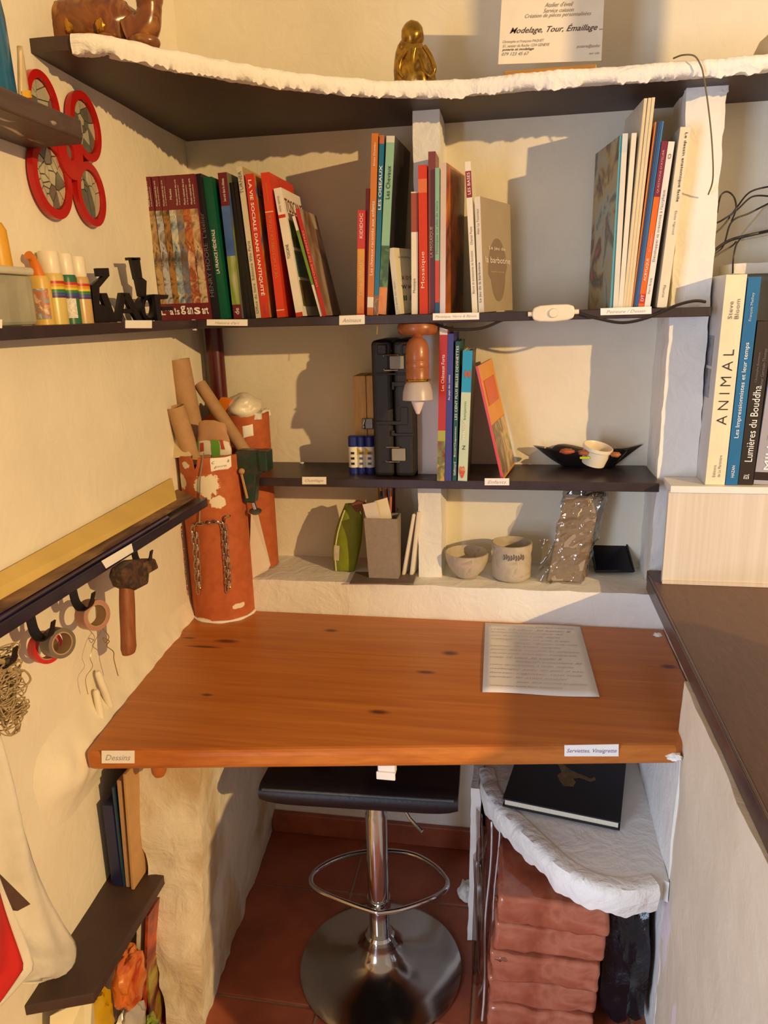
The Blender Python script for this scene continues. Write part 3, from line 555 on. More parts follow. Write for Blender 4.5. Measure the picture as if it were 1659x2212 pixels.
def on_cover(root, cov, d0, d1, v0, v1, m, name='cover_panel', lift=.0008):
    # rectangle on the printed board, in board coordinates (depth share, height share)
    vs = [v.co for v in cov.data.vertices]
    o0, r_, d_, u_ = vs[0], vs[1]-vs[0], vs[3]-vs[0], vs[4]-vs[0]; n = r_.normalized()*(r_.length+lift*.5)
    off = OFF[root.name]
    mb = MB().obox(off+o0+n+d_*d0+u_*v0, r_.normalized()*lift, d_*(d1-d0), u_*(v1-v0)); return obj(name, mb, m, root, smooth=None)
on_cover(ob_, cv_, .02, .98, .02, .48, art('camel_print', ['#c9b89c', '#bfa686', '#6a5a4a', '#d0b48a', '#5f7a4a'], 9, .4))
on_cover(ob_, cv_, .12, .86, .64, .86, cm('#d0582c'))
cv_ = [o for o in jb.children if o.name.startswith('cover_print')][0]
vs = [v.co for v in cv_.data.vertices]; o0, r_, d_, u_ = vs[0]+OFF[jb.name], vs[1]-vs[0], vs[3]-vs[0], vs[4]-vs[0]; n = r_.normalized()*(r_.length+.0002)
obj('vase_print', MB().prism([o0+n+d_*(.5+.33*cos(a)*(1 if sin(a) > 0 else .75))+u_*(.34+.25*sin(a)*(1 if sin(a) < 0 else 1.3)) for a in [2*pi*k/30 for k in range(30)]], r_.normalized()*.0003), cm('#8a7762', .5), jb, smooth=None)
tb_ = [o for o in COL.objects if o.type == 'EMPTY' and o.get('label', '').startswith('white guide book')][0]
cv_ = [o for o in tb_.children if o.name.startswith('cover_print')][0]
for k in range(3): on_cover(tb_, cv_, .10, .92, .08+.235*k, .29+.235*k, art('tuscan_%d' % k, [['#7a6a35', '#5a4a2a', '#a0904a'], ['#5a86a8', '#3a5a3a', '#8a9a5a'], ['#6a7a3a', '#3a4a2a', '#9aa86a']][k], 20, .35), 'photo_print')
# right nook
G6 = 'large art books in the right nook'
book('very thick cream art book with wide-spaced black title', 1523, 1565, (1569, 594, 1048), 1.732, .23, zb, '#e8dcb8', G6, texts=[('A N I M A L', .30, .66, .5, BK, 'up', .5, -.012), ('Steve', .80, .88, .2, M_INK, 'up', .38), ('Bloom', .80, .89, .2, M_INK, 'up', .7), ('Editions', .04, .10, .14, M_INK, 'up', .4), ('de La Martinière', .04, .15, .14, M_INK, 'up', .65)], cover=('L', cm('#c4c0bb')))
book('blue art book spine with white title right of the cream one', 1567, 1593, (1617, 599, 1045), 1.732, .23, zb, '#2a6d9c', G6, texts=[('Les Impressionnistes et leur temps', .24, .70, .45, WT, 'up'), ('François Mathey', .80, .93, .28, mat('pale_print', '#b9c9d6', .6, var=0), 'up'), ('HAZAN', .04, .10, .25, WT, 'up')], r=.25)
book('black brown art book with white serif title', 1594, 1626, (1637, 695, 1043), 1.735, .22, zb, '#2d2420', G6, texts=[('Lumières du Bouddha', .15, .62, .5, WT, 'up', .5), ('Christophe Boisvieux', .64, .82, .22, M_INK, 'up', .35), ('Olivier Germain-Thomas', .60, .84, .22, M_INK, 'up', .7), ('EDL', .04, .07, .35, WT, 'up')])
book('grey art book at the right picture edge with red badge', 1628, 1676, (1668, 770, 1042), 1.738, .22, zb, '#a3a0a6', G6, texts=[('MILLE Merveilles', .12, .9, .32, WT, 'up', .5)], bands=[(.035, .10, '#2a1a1a')], cover=('R', cm('#8a8a92')))
# ================================================================== bar stool
st = thing('bar_stool', 'black padded bar stool with chrome pole, foot ring and round base', 'stool', (-.29, 1.395, 0))
C0 = Vector((-.29, 1.395, 0))
obj('base', MB().lathe([(0, .001), (.190, .001), (.194, .004), (.193, .009), (.180, .014), (.14, .021), (.095, .031), (.062, .043), (.043, .058), (.036, .075), (.034, .088), (.0, .088)], C0, seg=64), mat('brushed_chrome', '#b9b6b2', .16, 1, var=.06, vs=14), st)
obj('collar', MB().lathe([(.0, .086), (.034, .086), (.035, .098), (.030, .104), (.0, .104)], C0, seg=32), M_CHROME, st)
obj('outer_tube', MB().lathe([(.0, .10), (.0235, .10), (.0235, .205), (.0225, .212), (.0, .212)], C0, seg=32), M_CHROME, st)
obj('pole', MB().lathe([(.0, .205), (.0245, .205), (.0245, .43), (.0215, .435), (.0215, .60), (.0, .60)], C0, seg=32), M_CHROME, st)
zr = .19
pts = [(818, 1972), (770, 1957), (712, 1935), (680, 1918), (672, 1900), (683, 1880), (720, 1858), (770, 1843), (830, 1838), (890, 1845), (935, 1868), (960, 1893), (966, 1912), (950, 1932), (905, 1952), (860, 1966)]
ring = [at(x, y, 'Z', zr) for x, y in pts]
ring = catmull(ring+[ring[0]], 5)[:-1]
obj('foot_ring', MB().tube(ring, .0062, 10, closed=True), M_CHROME, st)
obj('ring_clamp', MB().lathe([(.0, zr-.014), (.0275, zr-.014), (.0275, zr+.014), (.0, zr+.014)], C0, seg=28), M_CHROME, st)
obj('ring_arm', MB().tube([C0+Vector((0, -.02, zr)), ring[0]], .008, 8), M_CHROME, st)
M_LEATH = mat('black_leatherette', '#131117', .42, var=.3, vs=40, bs=120, bst=.15)
a, b_ = at(562, 1694, 'Z', .60), at(990, 1720, 'Z', .60); ux = (b_-a); WS = ux.length; ux.normalize(); uy = Vector((-ux.y, ux.x, 0))
if uy.y < 0: uy = -uy
def seat(u, v):   # profile: front lip rolls down, back curves up slightly
    prof = [(.0, -.045), (-.012, -.035), (-.018, -.018), (-.014, -.004), (.0, .004), (.03, .002), (.12, -.008), (.22, -.008), (.32, .004), (.36, .02), (.375, .02), (.375, .0), (.33, -.03), (.22, -.045), (.1, -.048), (.03, -.05)]
    d, h = prof[int(v*16+.5) % 16]; e = 1-.05*max(0, (abs(u-.5)*2)**8)
    return a+ux*(WS*(.5+(u-.5)))+uy*(d*e+.0)+Vector((0, 0, h*(1-.25*(abs(u-.5)*2)**10)))
mbs = MB().grid(seat, 24, 16, False, True)
n0 = len(mbs.v); mbs.f += [tuple(range(16)), tuple(23*16+k for k in range(16))]
obj('seat', mbs, M_LEATH, st, smooth=.9)
# worn grey edge along the lip and seat back plate
obj('seat_trim', MB().tube([a+ux*(WS*t)+uy*-.014+Vector((0, 0, -.0015)) for t in (.02, .25, .5, .75, .98)], .003, 8), mat('worn_edge', '#3d4347', .5, var=.3, vs=60), st)
obj('seat_plate', MB().box(C0+Vector((-.09, -.09, .545)), C0+Vector((.09, .09, .556))), M_BLKM, st, smooth=None)
l0 = at(885, 1768, 'Y', 1.36); l1 = at(912, 1796, 'Y', 1.34)
obj('height_lever', MB().tube([C0+Vector((.02, 0, .53)), l0, l1], .004, 8), M_CHROME, st)

# ================================================================== cubby under the desk at right
cu = thing('corner_shelf', 'rough white plaster shelf with curved front under the desk at right', 'shelf', (.12, 1.6, .40))
cp = [at(x, y, 'Z', .45) for x, y in ((1036, 1660), (1046, 1705), (1075, 1748), (1110, 1782), (1155, 1826), (1205, 1872), (1255, 1902), (1310, 1920), (1365, 1925), (1424, 1916))]
cpath = catmull(cp, 12)
def csec(u, v):
    i = int(u*(len(cpath)-1)+.5); p = cpath[i]; t = cpath[min(i+1, len(cpath)-1)]-cpath[max(i-1, 0)]; t.normalize(); nrm = Vector((t.y, -t.x, 0))
    if nrm.y > 0: nrm = -nrm
    rg = .012*nz(p, 22, 3)+.006*nz(p, 70, 4)
    prof = [(-.035, .0), (-.012, .004), (0, .002), (.006, -.012), (.004, -.035), (-.002, -.058+rg), (-.02, -.056+rg*.6), (-.035, -.05)]
    d, h = prof[int(v*8+.5) % 8]; wb = .004*nz((p.x, p.y, h), 35, 7)
    return Vector((p.x, p.y, .45+h+wb*.6))+nrm*(d+wb)
obj('plaster_edge', MB().grid(csec, len(cpath), 8, False, True), M_PLR, cu, smooth=1.0)
inner = [p+Vector((.012, .022, -.05)) for p in cpath[::6]]
obj('slab', MB().prism([(p.x, p.y, .402) for p in inner]+[(.311, 1.25, .402), (.311, 1.832, .402), (-.07, 1.832, .402), (-.07, 1.5, .402)], (0, 0, .046)), M_PLW, cu, smooth=None)
o = obj('cubby_panel', rough_hex([(-.088, 1.50, .0), (-.066, 1.50, .0), (-.062, 1.833, 0), (-.085, 1.833, 0), (-.082, 1.50, .44), (-.06, 1.50, .44), (-.062, 1.833, .44), (-.085, 1.833, .44)], (3, 12, 24), .004, 20, 4), M_PLW, label='upright white plaster panel carrying the curved shelf', cat='panel', smooth=1.0)
o = obj('plaster_lump', MB().blob(at(1008, 1925, 'Z', .02)+Vector((0, .0, .0)), (.022, .03, .022), fn=lambda d: 1+.35*nz(d, 2.3, 2)), M_PLR, label='small lump of white plaster on the floor by the cubby', cat='plaster')
# black album on the curved shelf
q = [at(x, y, 'Z', .475) for x, y in ((1086, 1724), (1340, 1776))]
u = (q[1]-q[0]); LW_ = u.length; u.normalize(); vv2 = Vector((-u.y, u.x, 0)); vv2 = vv2 if vv2.y > 0 else -vv2
o0 = Vector((q[0].x, q[0].y, .4535))
ab = thing('album', 'black hardback album with faded gold emblem lying in the cubby', 'book', o0)
obj('cover', MB().obox(o0+Vector((0, 0, .018)), u*LW_, vv2*.31, (0, 0, .0035)).obox(o0, u*LW_, vv2*.31, (0, 0, .0035)).obox(o0+vv2*.307+Vector((0, 0, .003)), u*LW_, vv2*.003, (0, 0, .016)), mat('black_cloth', '#12121a', .5, var=.2), ab, smooth=None, merge=False)
obj('pages', MB().obox(o0+u*.004+vv2*.004+Vector((0, 0, .0037)), u*(LW_-.008), vv2*.300, (0, 0, .0141)), M_PAGES, ab, smooth=None)
ec = o0+u*(LW_*.49)+vv2*.12+Vector((0, 0, .0218))
em = [(0, -.035), (.02, -.03), (.024, -.012), (.016, 0), (.03, .008), (.055, .0), (.066, .010), (.062, .022), (.055, .012), (.03, .022), (.008, .03), (-.018, .055), (-.034, .06), (-.02, .036), (-.012, .016), (-.02, .0), (-.012, -.018)]
obj('gold_emblem', MB().prism([ec+u*x+vv2*y for x, y in em], (0, 0, .0004)), mat('faded_gold', '#6e5630', .55, var=.4, vs=60), ab, smooth=None)
# wrapped clay blocks
M_CLAY = art('wrapped_red_clay', ['#8d4a36', '#a55b43', '#b87258', '#9c543e'], 12, .16)
Gc = 'wrapped clay blocks stacked on the floor'
nmz = ['topmost of the stack', 'second from the top', 'third from the top', 'second from the floor', 'lowest, on the floor']
for i in range(5):
    z0 = .004+(4-i)*.0715; cx = .085+(.012, .006, 0, -.004, -.006)[i]; hw = .112
    def blk(d, i=i): return 1+.05*nz(d*3, 1.5, i)+.02*nz(d*9, 1.5, i+4)
    mb = MB()
    def fn(u, v, i=i, z0=z0, cx=cx):
        pass
    mbk = rough_hex(bx8((cx-hw, 1.262+.008*(i % 2), z0), (cx+hw, 1.50, z0+.0705)), (14, 10, 6), .007, 18, 20+i)
    cl = thing('clay_block', 'shiny plastic-wrapped red clay block, '+nmz[i], 'clay', (cx, 1.38, z0), Gc)
    ob = obj('wrapped_block', mbk, M_CLAY, cl, smooth=1.2, bev=.0); md = ob.modifiers.new('round', 'BEVEL'); md.width = .016; md.segments = 3; md.limit_method = 'ANGLE'; md.angle_limit = radians(50)
    if i in (0, 2): obj('film_fold', MB().blob((cx-hw+.03, 1.275, z0+.055), (.035, .014, .012), fn=lambda d: 1+.2*nz(d, 3, i)), clearfilm('clear_film', '#e0c4b8', .2), cl)
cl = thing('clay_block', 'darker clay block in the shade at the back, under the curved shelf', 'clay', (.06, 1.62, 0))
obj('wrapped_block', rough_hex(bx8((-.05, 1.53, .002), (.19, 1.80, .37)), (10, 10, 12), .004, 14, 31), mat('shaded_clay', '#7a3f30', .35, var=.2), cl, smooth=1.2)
# black bag
def bagf(d): return 1+.16*nz(d*2.2, 1.3, 5)+.07*nz(d*6, 1.2, 6)
def rbag(d):
    k = max(abs(d.x), abs(d.y), abs(d.z)); return (1/k)**.55*bagf(d)
o = obj('plastic_bag', MB().blob((.252, 1.375, .185), (.052, .085, .165), 40, 30, rbag), mat('black_film', '#0d1018', .18, var=.4, vs=20, bs=30, bst=1.0), label='full black plastic bag beside the clay blocks', cat='bag')
ob = obj('plastic_sheet', MB().grid(lambda u, v: Vector((-.056+.010*sin(u*9+v*2)+.006*sin(u*23), 1.285+.21*u, .004+.39*v)), 26, 10), clearfilm('clear_sheet', '#e6dcd8', .12, .12), label='clear plastic sheet hanging at the left of the clay blocks', cat='plastic sheet', smooth=2.0)
# loose film strips hanging at the cubby mouth
for i, (x, w_) in enumerate(((1062, .005), (1078, .004))):
    p0 = at(x, 1775, 'Y', 1.44); p1 = at(x-22, 2205, 'Y', 1.27)
    p1.z = max(p1.z, .003)
    mb = MB().tube([p0.lerp(p1, t)+Vector((.003*sin(9*t+i), 0, 0)) for t in [k/12 for k in range(13)]], w_*.5, 6)
    obj('plastic_strip', mb, mat('milky_film', '#b9aca8', .2, var=.1), label='milky plastic strip hanging at the cubby mouth, %s one' % ('left', 'right')[i], cat='strip')

# ================================================================== clay pipes in the corner
m, nt, b = _new('old_terracotta'); M_TC = m
f = noisef(nt, coord(nt), 9, 6, .7); f2 = noisef(nt, coord(nt), 40, 3)
base = ramp(nt, f2, ((.3, c('#a8522a')), (.7, c('#bb6234'))))
nt.links.new(base, b.inputs['Base Color']); b.inputs['Roughness'].default_value = .75; bump(nt, b, f2, .12, .003)
def smears(nt, base, cents):
    tcx = N(nt, 'ShaderNodeTexCoord'); nn = noisef(nt, coord(nt), 28, 6, .72)
    for (k, s_, amt) in cents:
        sb = N(nt, 'ShaderNodeVectorMath', operation='SUBTRACT'); sb.inputs[1].default_value = k; nt.links.new(tcx.outputs['Object'], sb.inputs[0])
        sc = N(nt, 'ShaderNodeVectorMath', operation='DIVIDE'); sc.inputs[1].default_value = s_; nt.links.new(sb.outputs[0], sc.inputs[0])
        ln = N(nt, 'ShaderNodeVectorMath', operation='LENGTH'); nt.links.new(sc.outputs[0], ln.inputs[0])
        mu = N(nt, 'ShaderNodeMath', operation='MULTIPLY_ADD'); mu.inputs[1].default_value = amt; nt.links.new(nn, mu.inputs[0]); nt.links.new(ln.outputs['Value'], mu.inputs[2])
        base = mixc(nt, ramp(nt, mu.outputs[0], ((.42+amt*.5, (1, 1, 1, 1)), (.50+amt*.5, (0, 0, 0, 1)))), base, c('#e2d7bd'))
    return base
def pipe(lbl, cx, cy, r, z0, z1, notch=None, extra=None):
    t = thing('clay_pipe', lbl, 'pipe', (cx, cy, z0)); th = .008
    def fn(u, v):
        a = 2*pi*u
        k = int(v*5+.5)
        rr = (r, r, r, r-th, r-th, r-th)[k]; zz = (z0, (z0+z1)/2, z1, z1, z0+.02, z0+.02)[k]
        if k == 5: rr = .001
        if notch and k in (2, 3):
            dd = abs((a-notch[0]+pi) % (2*pi)-pi)
            if dd < notch[1]: zz -= notch[2]*(1-(dd/notch[1])**2)
        return Vector((cx+rr*cos(a), cy+rr*sin(a), zz))
    obj('pipe_wall', MB().grid(fn, 96, 6, True, False), M_TC, t, smooth=.6); return t
TX, TY, TR = -.763, 1.748, .081
p1_ = pipe('terracotta pipe standing on the desk corner with chains and plaster smears', TX, TY, TR, .7505, 1.186, (radians(262), .13, .03))
p2_ = pipe('taller terracotta pipe standing behind in the corner on the ledge', -.712, 1.886, .060, ZL+.004, 1.268)
def on_pipe(px, py, off=.0, cx=TX, cy=TY, r=TR):
    d = ray(px, py); ox, oy = CAM.x-cx, CAM.y-cy; R_ = r+off
    A_ = d.x**2+d.y**2; B_ = 2*(ox*d.x+oy*d.y); C_ = ox*ox+oy*oy-R_*R_; D_ = B_*B_-4*A_*C_
    if D_ < 0: D_ = 0
    return CAM+d*((-B_-sqrt(D_))/(2*A_))
def decal(parent, pts, m, name, off=.0015, th=.002, cx=TX, cy=TY, r=TR, n=10):
    """patch wrapped on the pipe: outline px polygon filled by grid strips"""
    ys = [p[1] for p in pts]; y0, y1 = min(ys), max(ys); mb = MB(); rows = []
    for k in range(n+1):
        y = y0+(y1-y0)*(k+.001)/(n+.002); xs = []
        for i in range(len(pts)):
            (xa, ya), (xb, yb) = pts[i], pts[(i+1) % len(pts)]
            if (ya-y)*(yb-y) < 0: xs.append(xa+(xb-xa)*(y-ya)/(yb-ya))
        if len(xs) >= 2: rows.append((min(xs), max(xs), y))
    def fn(u, v):
        i = int(u*(len(rows)-1)+.5); a, e, y = rows[i]; x = a+(e-a)*v; edge = min(u, 1-u, v, 1-v)
        return on_pipe(x, y, off if 0 < edge else .0005, cx, cy, r)
    mb.grid(fn, len(rows), 9); return obj(name, mb, m, parent, smooth=1.0)
O1 = Vector((TX, TY, .7505))
nt = M_TC.node_tree; b = nt.nodes['Principled BSDF']; M_TC2 = M_TC.copy(); nt2 = M_TC2.node_tree
def sm(px, py, r): return (on_pipe(px, py)-O1, r, 1.1)
nt2.links.new(smears(nt2, nt2.nodes['Principled BSDF'].inputs['Base Color'].links[0].from_socket, [sm(448, 1050, (.062, .08, .075)), sm(395, 1040, (.045, .08, .045)), sm(470, 1085, (.04, .06, .035)), sm(516, 1308, (.03, .05, .02)), sm(440, 1340, (.06, .05, .012)), sm(375, 1240, (.012, .04, .16)), sm(400, 1005, (.03, .04, .02))]), nt2.nodes['Principled BSDF'].inputs['Base Color'])
for o_ in p1_.children:
    if o_.name.startswith('pipe_wall'): o_.data.materials[0] = M_TC2
random.seed(3)
def jag(pts, amp=3):
    out = []
    for i in range(len(pts)):
        a, e = pts[i], pts[(i+1) % len(pts)]
        for k in range(4): out.append((a[0]+(e[0]-a[0])*k/4+random.uniform(-amp, amp), a[1]+(e[1]-a[1])*k/4+random.uniform(-amp, amp)))
    return out
lb = decal(p1_, [(453, 990), (499, 984), (500, 1012), (456, 1019)], M_PAPER, 'paper_label', .0015, n=6); lb['label'] = 'white paper label'
q0 = on_pipe(458, 1003, .003); q1 = on_pipe(496, 998, .003); d = (q1-q0)
text('Cartons &', q0, d.normalized(), Vector((0, 0, 1)), d.length, .007, M_INK, lb, 'handwriting', shear=.4)
q0 = on_pipe(463, 1013, .003); q1 = on_pipe(490, 1009, .003); d = (q1-q0)
text('gravures', q0, d.normalized(), Vector((0, 0, 1)), d.length, .006, M_INK, lb, 'handwriting', shear=.4)
lb = decal(p2_, [(523, 920), (546, 916), (548, 944), (526, 946)], M_PAPER, 'paper_label', .0015, cx=-.712, cy=1.886, r=.060, n=6); lb['label'] = 'white paper label'
obj('plaster_smear', rough_hex(bx8((-.76, 1.84, 1.255), (-.66, 1.93, 1.272)), (8, 8, 2), .006, 30, 4), M_PLR, p2_, smooth=1.0)
# rim of white filler at the foot
obj('filler_bead', MB().tube([Vector((TX+(TR+.002)*cos(a), TY+(TR+.002)*sin(a), .753)) for a in [radians(200)+radians(165)*k/40 for k in range(41)]], [.0035+.0006*sin(k*.7) for k in range(41)], 8), M_PLW, p1_)
# dark red pole
o = obj('support_pole', MB().lathe([(.024, ZL+.002), (.024, 1.20), (.0235, 1.30), (.0235, Z1-T1-.0005)], (-.806, 1.935, 0), seg=28), mat('dark_red_lacquer', '#4f1416', .3, var=.2, vs=30, stretch=(1, 1, .2)), label='dark red lacquered pole rising behind the pipes to the shelf', cat='pole')
# chain with its hook
ch = thing('chain', 'bright steel chain looped over a wire hook on the pipe', 'chain', on_pipe(455, 1200, .01))
def link_mesh():
    mb = MB(); pts = []
    for k in range(16):
        t = 2*pi*k/16; x = .0075*cos(t); z = .0042*sin(t)
        pts.append(Vector((x+(.004 if cos(t) > 0 else -.004), 0, z)))
    return mb.tube(pts, .0014, 6, closed=True)
LM = mesh_of(link_mesh(), 'chain_link', Vector((0, 0, 0)), .9); LM.materials.append(mat('steel', '#b5aea3', .25, 1, var=.1))
def chain_path(px):
    pts = [on_pipe(x, y, .006) for x, y in px]; pts = catmull(pts, 14); out = [pts[0]]; acc = 0; step = .0145
    for a, e in zip(pts, pts[1:]):
        acc += (e-a).length
        if acc >= step: out.append(e); acc = 0
    return out
def lay(px, offy=0, ph=0):
    P_ = chain_path(px)
    for i, (a, e) in enumerate(zip(P_, P_[1:])):
        o = bpy.data.objects.new('chain_link', LM); COL.objects.link(o); o.parent = ch; t = (e-a).normalized()
        yv = Vector((0, -1, 0)); yv = (yv-t*yv.dot(t)).normalized(); zv = t.cross(yv)
        if (i+ph) % 2: yv, zv = zv, -yv
        mid = (a+e)/2-OFF[ch.name]+Vector((0, -offy, 0))
        o.matrix_local = Matrix(((t.x, yv.x, zv.x, mid.x), (t.y, yv.y, zv.y, mid.y), (t.z, yv.z, zv.z, mid.z), (0, 0, 0, 1)))
lay([(429, 1282), (424, 1240), (420, 1180), (416, 1142), (424, 1133), (440, 1130), (458, 1128), (474, 1127), (481, 1138), (484, 1180), (488, 1230), (491, 1284)])
lay([(433, 1270), (431, 1220), (428, 1170), (427, 1140)], .004, 1)
lay([(497, 1268), (496, 1230), (492, 1180), (487, 1130)], .003, 1)
obj('wire_hook', MB().tube(catmull([on_pipe(440, 978, .004), on_pipe(437, 1000, .004), on_pipe(432, 1040, .006), on_pipe(432, 1100, .005), on_pipe(431, 1130, .006)], 6), .0016, 6), mat('steel', '#b5aea3'), ch)
obj('wire_hook', MB().tube(catmull([on_pipe(484, 1128, .002), on_pipe(487, 1118, .012), on_pipe(497, 1114, .022)], 6), .003, 8), mat('steel', '#b5aea3'), ch)

# things standing in the pipes
M_KRAFT = mat('kraft_cardboard', '#b08a62', .8, var=.08, vs=50, bs=60, bst=.1)
def roll(lbl, top, bot, r, wall=.0025, m=M_KRAFT, Yt=1.70, Yb=1.745):
    a = at(*bot, 'Y', Yb); e = at(*top, 'Y', Yt); ax = (e-a); L = ax.length
    return obj('cardboard_tube', MB().lathe([(r-wall, 0), (r, 0), (r, L), (r-wall, L), (r-wall, .002)], a, ax, 28, cap=False), m, label=lbl, cat='tube', group='cardboard tubes standing in the terracotta pipe')
roll('tallest cardboard tube standing in the front pipe', (386, 776), (430, 995), .0265, Yt=1.765, Yb=1.77)
roll('short cardboard tube leaning left in the front pipe', (379, 878), (418, 1000), .0225, Yt=1.70, Yb=1.722)
roll('slim cardboard tube leaning across to the right pipe', (432, 830), (545, 1000), .0165, Yt=1.81, Yb=1.76)
q = [(360, 932), (384, 926), (412, 985), (372, 990)]
mb = MB().prism([at(x, y, 'Y', 1.69+.03*(i in (0, 1))) for i, (x, y) in enumerate(q)], (.0, .006, 0)); o = obj('card_offcut', mb, mat('pale_card', '#cbb98f', .8, var=.06), label='pale card offcut at the left rim of the front pipe', cat='card', smooth=None)
# paper packet with printed label
pk = thing('paper_packet', 'rolled brown paper packet with green and red printed band in the front pipe', 'packet', at(465, 985, 'Y', 1.72))
def pf(u, v):
    a = pi*(.0+1.0*u); r = .046*(1-.25*v*v)
    cc = at(465, 1000-96*v, 'Y', 1.735); return Vector((cc.x-r*cos(a)*1.0+.004*nz((u*4, v*5, 0), 1, 3), cc.y-.016*sin(a)-.02*v, cc.z-.012*v*(abs(u-.5)*2)**2+.003*nz((u*6, v*4, 1), 1, 2)))
obj('paper', MB().grid(pf, 18, 14), mat('brown_paper', '#b48a66', .7, var=.1, bs=30, bst=.3), pk, smooth=1.0)
obj('printed_band', MB().grid(lambda u, v: pf(.06+.88*u, .22+.32*v)+Vector((0, -.0015, 0)), 18, 8), mat('band_white', '#ddd6c4', .5, var=.05), pk, smooth=1.0)
for k, (u0, u1, v0, v1, hx) in enumerate(((.08, .2, .1, .54, '#5f9a35'), (.5, .66, .12, .56, '#5f9a35'), (.24, .34, .3, .5, '#a8452c'), (.68, .76, .36, .56, '#a8452c'))):
    obj('print_patch', MB().grid(lambda u, v: pf(u0+(u1-u0)*u, v0+(v1-v0)*v)+Vector((0, -.0028, 0)), 5, 5), cm(hx), pk, smooth=1.0)
o = obj('orange_sachet', MB().prism([at(x, y, 'Y', 1.83) for x, y in ((430, 912), (448, 900), (478, 858), (500, 862), (480, 905), (450, 912))], (0, .012, 0)), cm('#d9751f', .2), label='orange plastic sachet behind the cardboard tubes', cat='sachet', smooth=None)
o = obj('plastic_bag', MB().blob(at(525, 885, 'Y', 1.86)+Vector((0, 0, .006)), (.045, .04, .034), 36, 24, lambda d: 1+.30*nz(d*1.1, 1.2, 8)+.05*nz(d*3, 1.1, 9)), mat('white_film', '#ded5c0', .35, var=.06, bs=25, bst=.5), label='crumpled white plastic bag on top of the rear pipe', cat='bag')
# green table vice hung at the shelf end
vc = thing('clamp', 'dark green cast iron clamp with worn paint beside the pipe', 'clamp', at(545, 1110, 'Y', 1.74))
M_GRN = art('chipped_green', ['#15352c', '#1b4034', '#24332c', '#3a3a35', '#142a24'], 30, .35)
def pxs(pts, Y): return [at(x, y, 'Y', Y) for x, y in pts]
obj('body', MB().prism(pxs([(506, 978), (512, 973), (562, 974), (572, 977), (577, 1010), (570, 1022), (553, 1030), (549, 1088), (528, 1086), (520, 1030), (510, 1008)], 1.725), (0, .035, 0)), M_GRN, vc, smooth=None, bev=.004)
obj('jaw', MB().prism(pxs([(556, 975), (576, 976), (578, 1020), (560, 1018)], 1.718), (0, .047, 0)), M_GRN, vc, smooth=None, bev=.003)
obj('screw', MB().tube(pxs([(546, 1085), (551, 1100)], 1.742), .006, 12), M_CHROME, vc)
obj('wing_disc', MB().lathe([(.0, 0), (.012, 0), (.016, .004), (.016, .007), (.010, .010), (0, .010)], at(552, 1108, 'Y', 1.742), (0.1, -.2, 1), 20), mat('dark_steel', '#5b5a50', .5, .3), vc)
obj('tie_rod', MB().tube(pxs([(521, 1022), (534, 1076)], 1.722), .0035, 8), mat('tan_cord', '#b08a5a', .7), vc)
obj('knob', MB().blob(at(522, 1018, 'Y', 1.72), (.008, .008, .008)), mat('tan_cord', '#b08a5a', .7), vc)
# white board behind the pipe
o = obj('offcut_board', MB().prism([at(542, 1105, 'Y', 1.80), at(556, 1112, 'Y', 1.80), at(583, 1222, 'Y', 1.79), at(578, 1232, 'Y', 1.785), at(540, 1252, 'Y', 1.775), at(538, 1250, 'Y', 1.775)], (0, .006, .0)), mat('white_offcut', '#e2d6c4', .6, var=.04), label='white triangular board offcut leaning behind the front pipe', cat='board', smooth=None)
# ================================================================== middle shelf things
def spx(pts, Y): return [at(x, y, 'Y', Y) for x, y in pts]
# wooden box with clasp
p0, p1 = at(768, 985, 'Y', 1.86), at(812, 985, 'Y', 1.86); ztop = at(768, 812, 'Y', 1.86).z
wb = thing('wooden_box', 'small pale wooden box with metal clasp standing upright', 'box', ((p0.x+p1.x)/2, 1.9, ZM+.0004))
M_LW = mat('pale_wood', '#c9a06a', .6, var=.15, vs=30, stretch=(12, 12, .6))
xm = p0.x+(p1.x-p0.x)*.62
obj('box_half', MB().box((p0.x, 1.86, ZM+.0005), (xm-.0006, 1.955, ztop)), M_LW, wb, smooth=None, bev=.002)
obj('box_half', MB().box((xm+.0006, 1.86, ZM+.0005), (p1.x+.01, 1.955, ztop)), M_LW, wb, smooth=None, bev=.002)
q = at(795, 915, 'Y', 1.858)
obj('clasp', MB().box((q.x-.016, 1.854, q.z-.014), (q.x+.014, 1.859, q.z+.014)), mat('dull_steel', '#6d675f', .35, .8), wb, smooth=None, bev=.002)
obj('clasp_bar', MB().tube([(q.x-.008, 1.852, q.z-.012), (q.x-.010, 1.849, q.z), (q.x-.006, 1.852, q.z+.012)], .0018, 6), M_CHROME, wb)
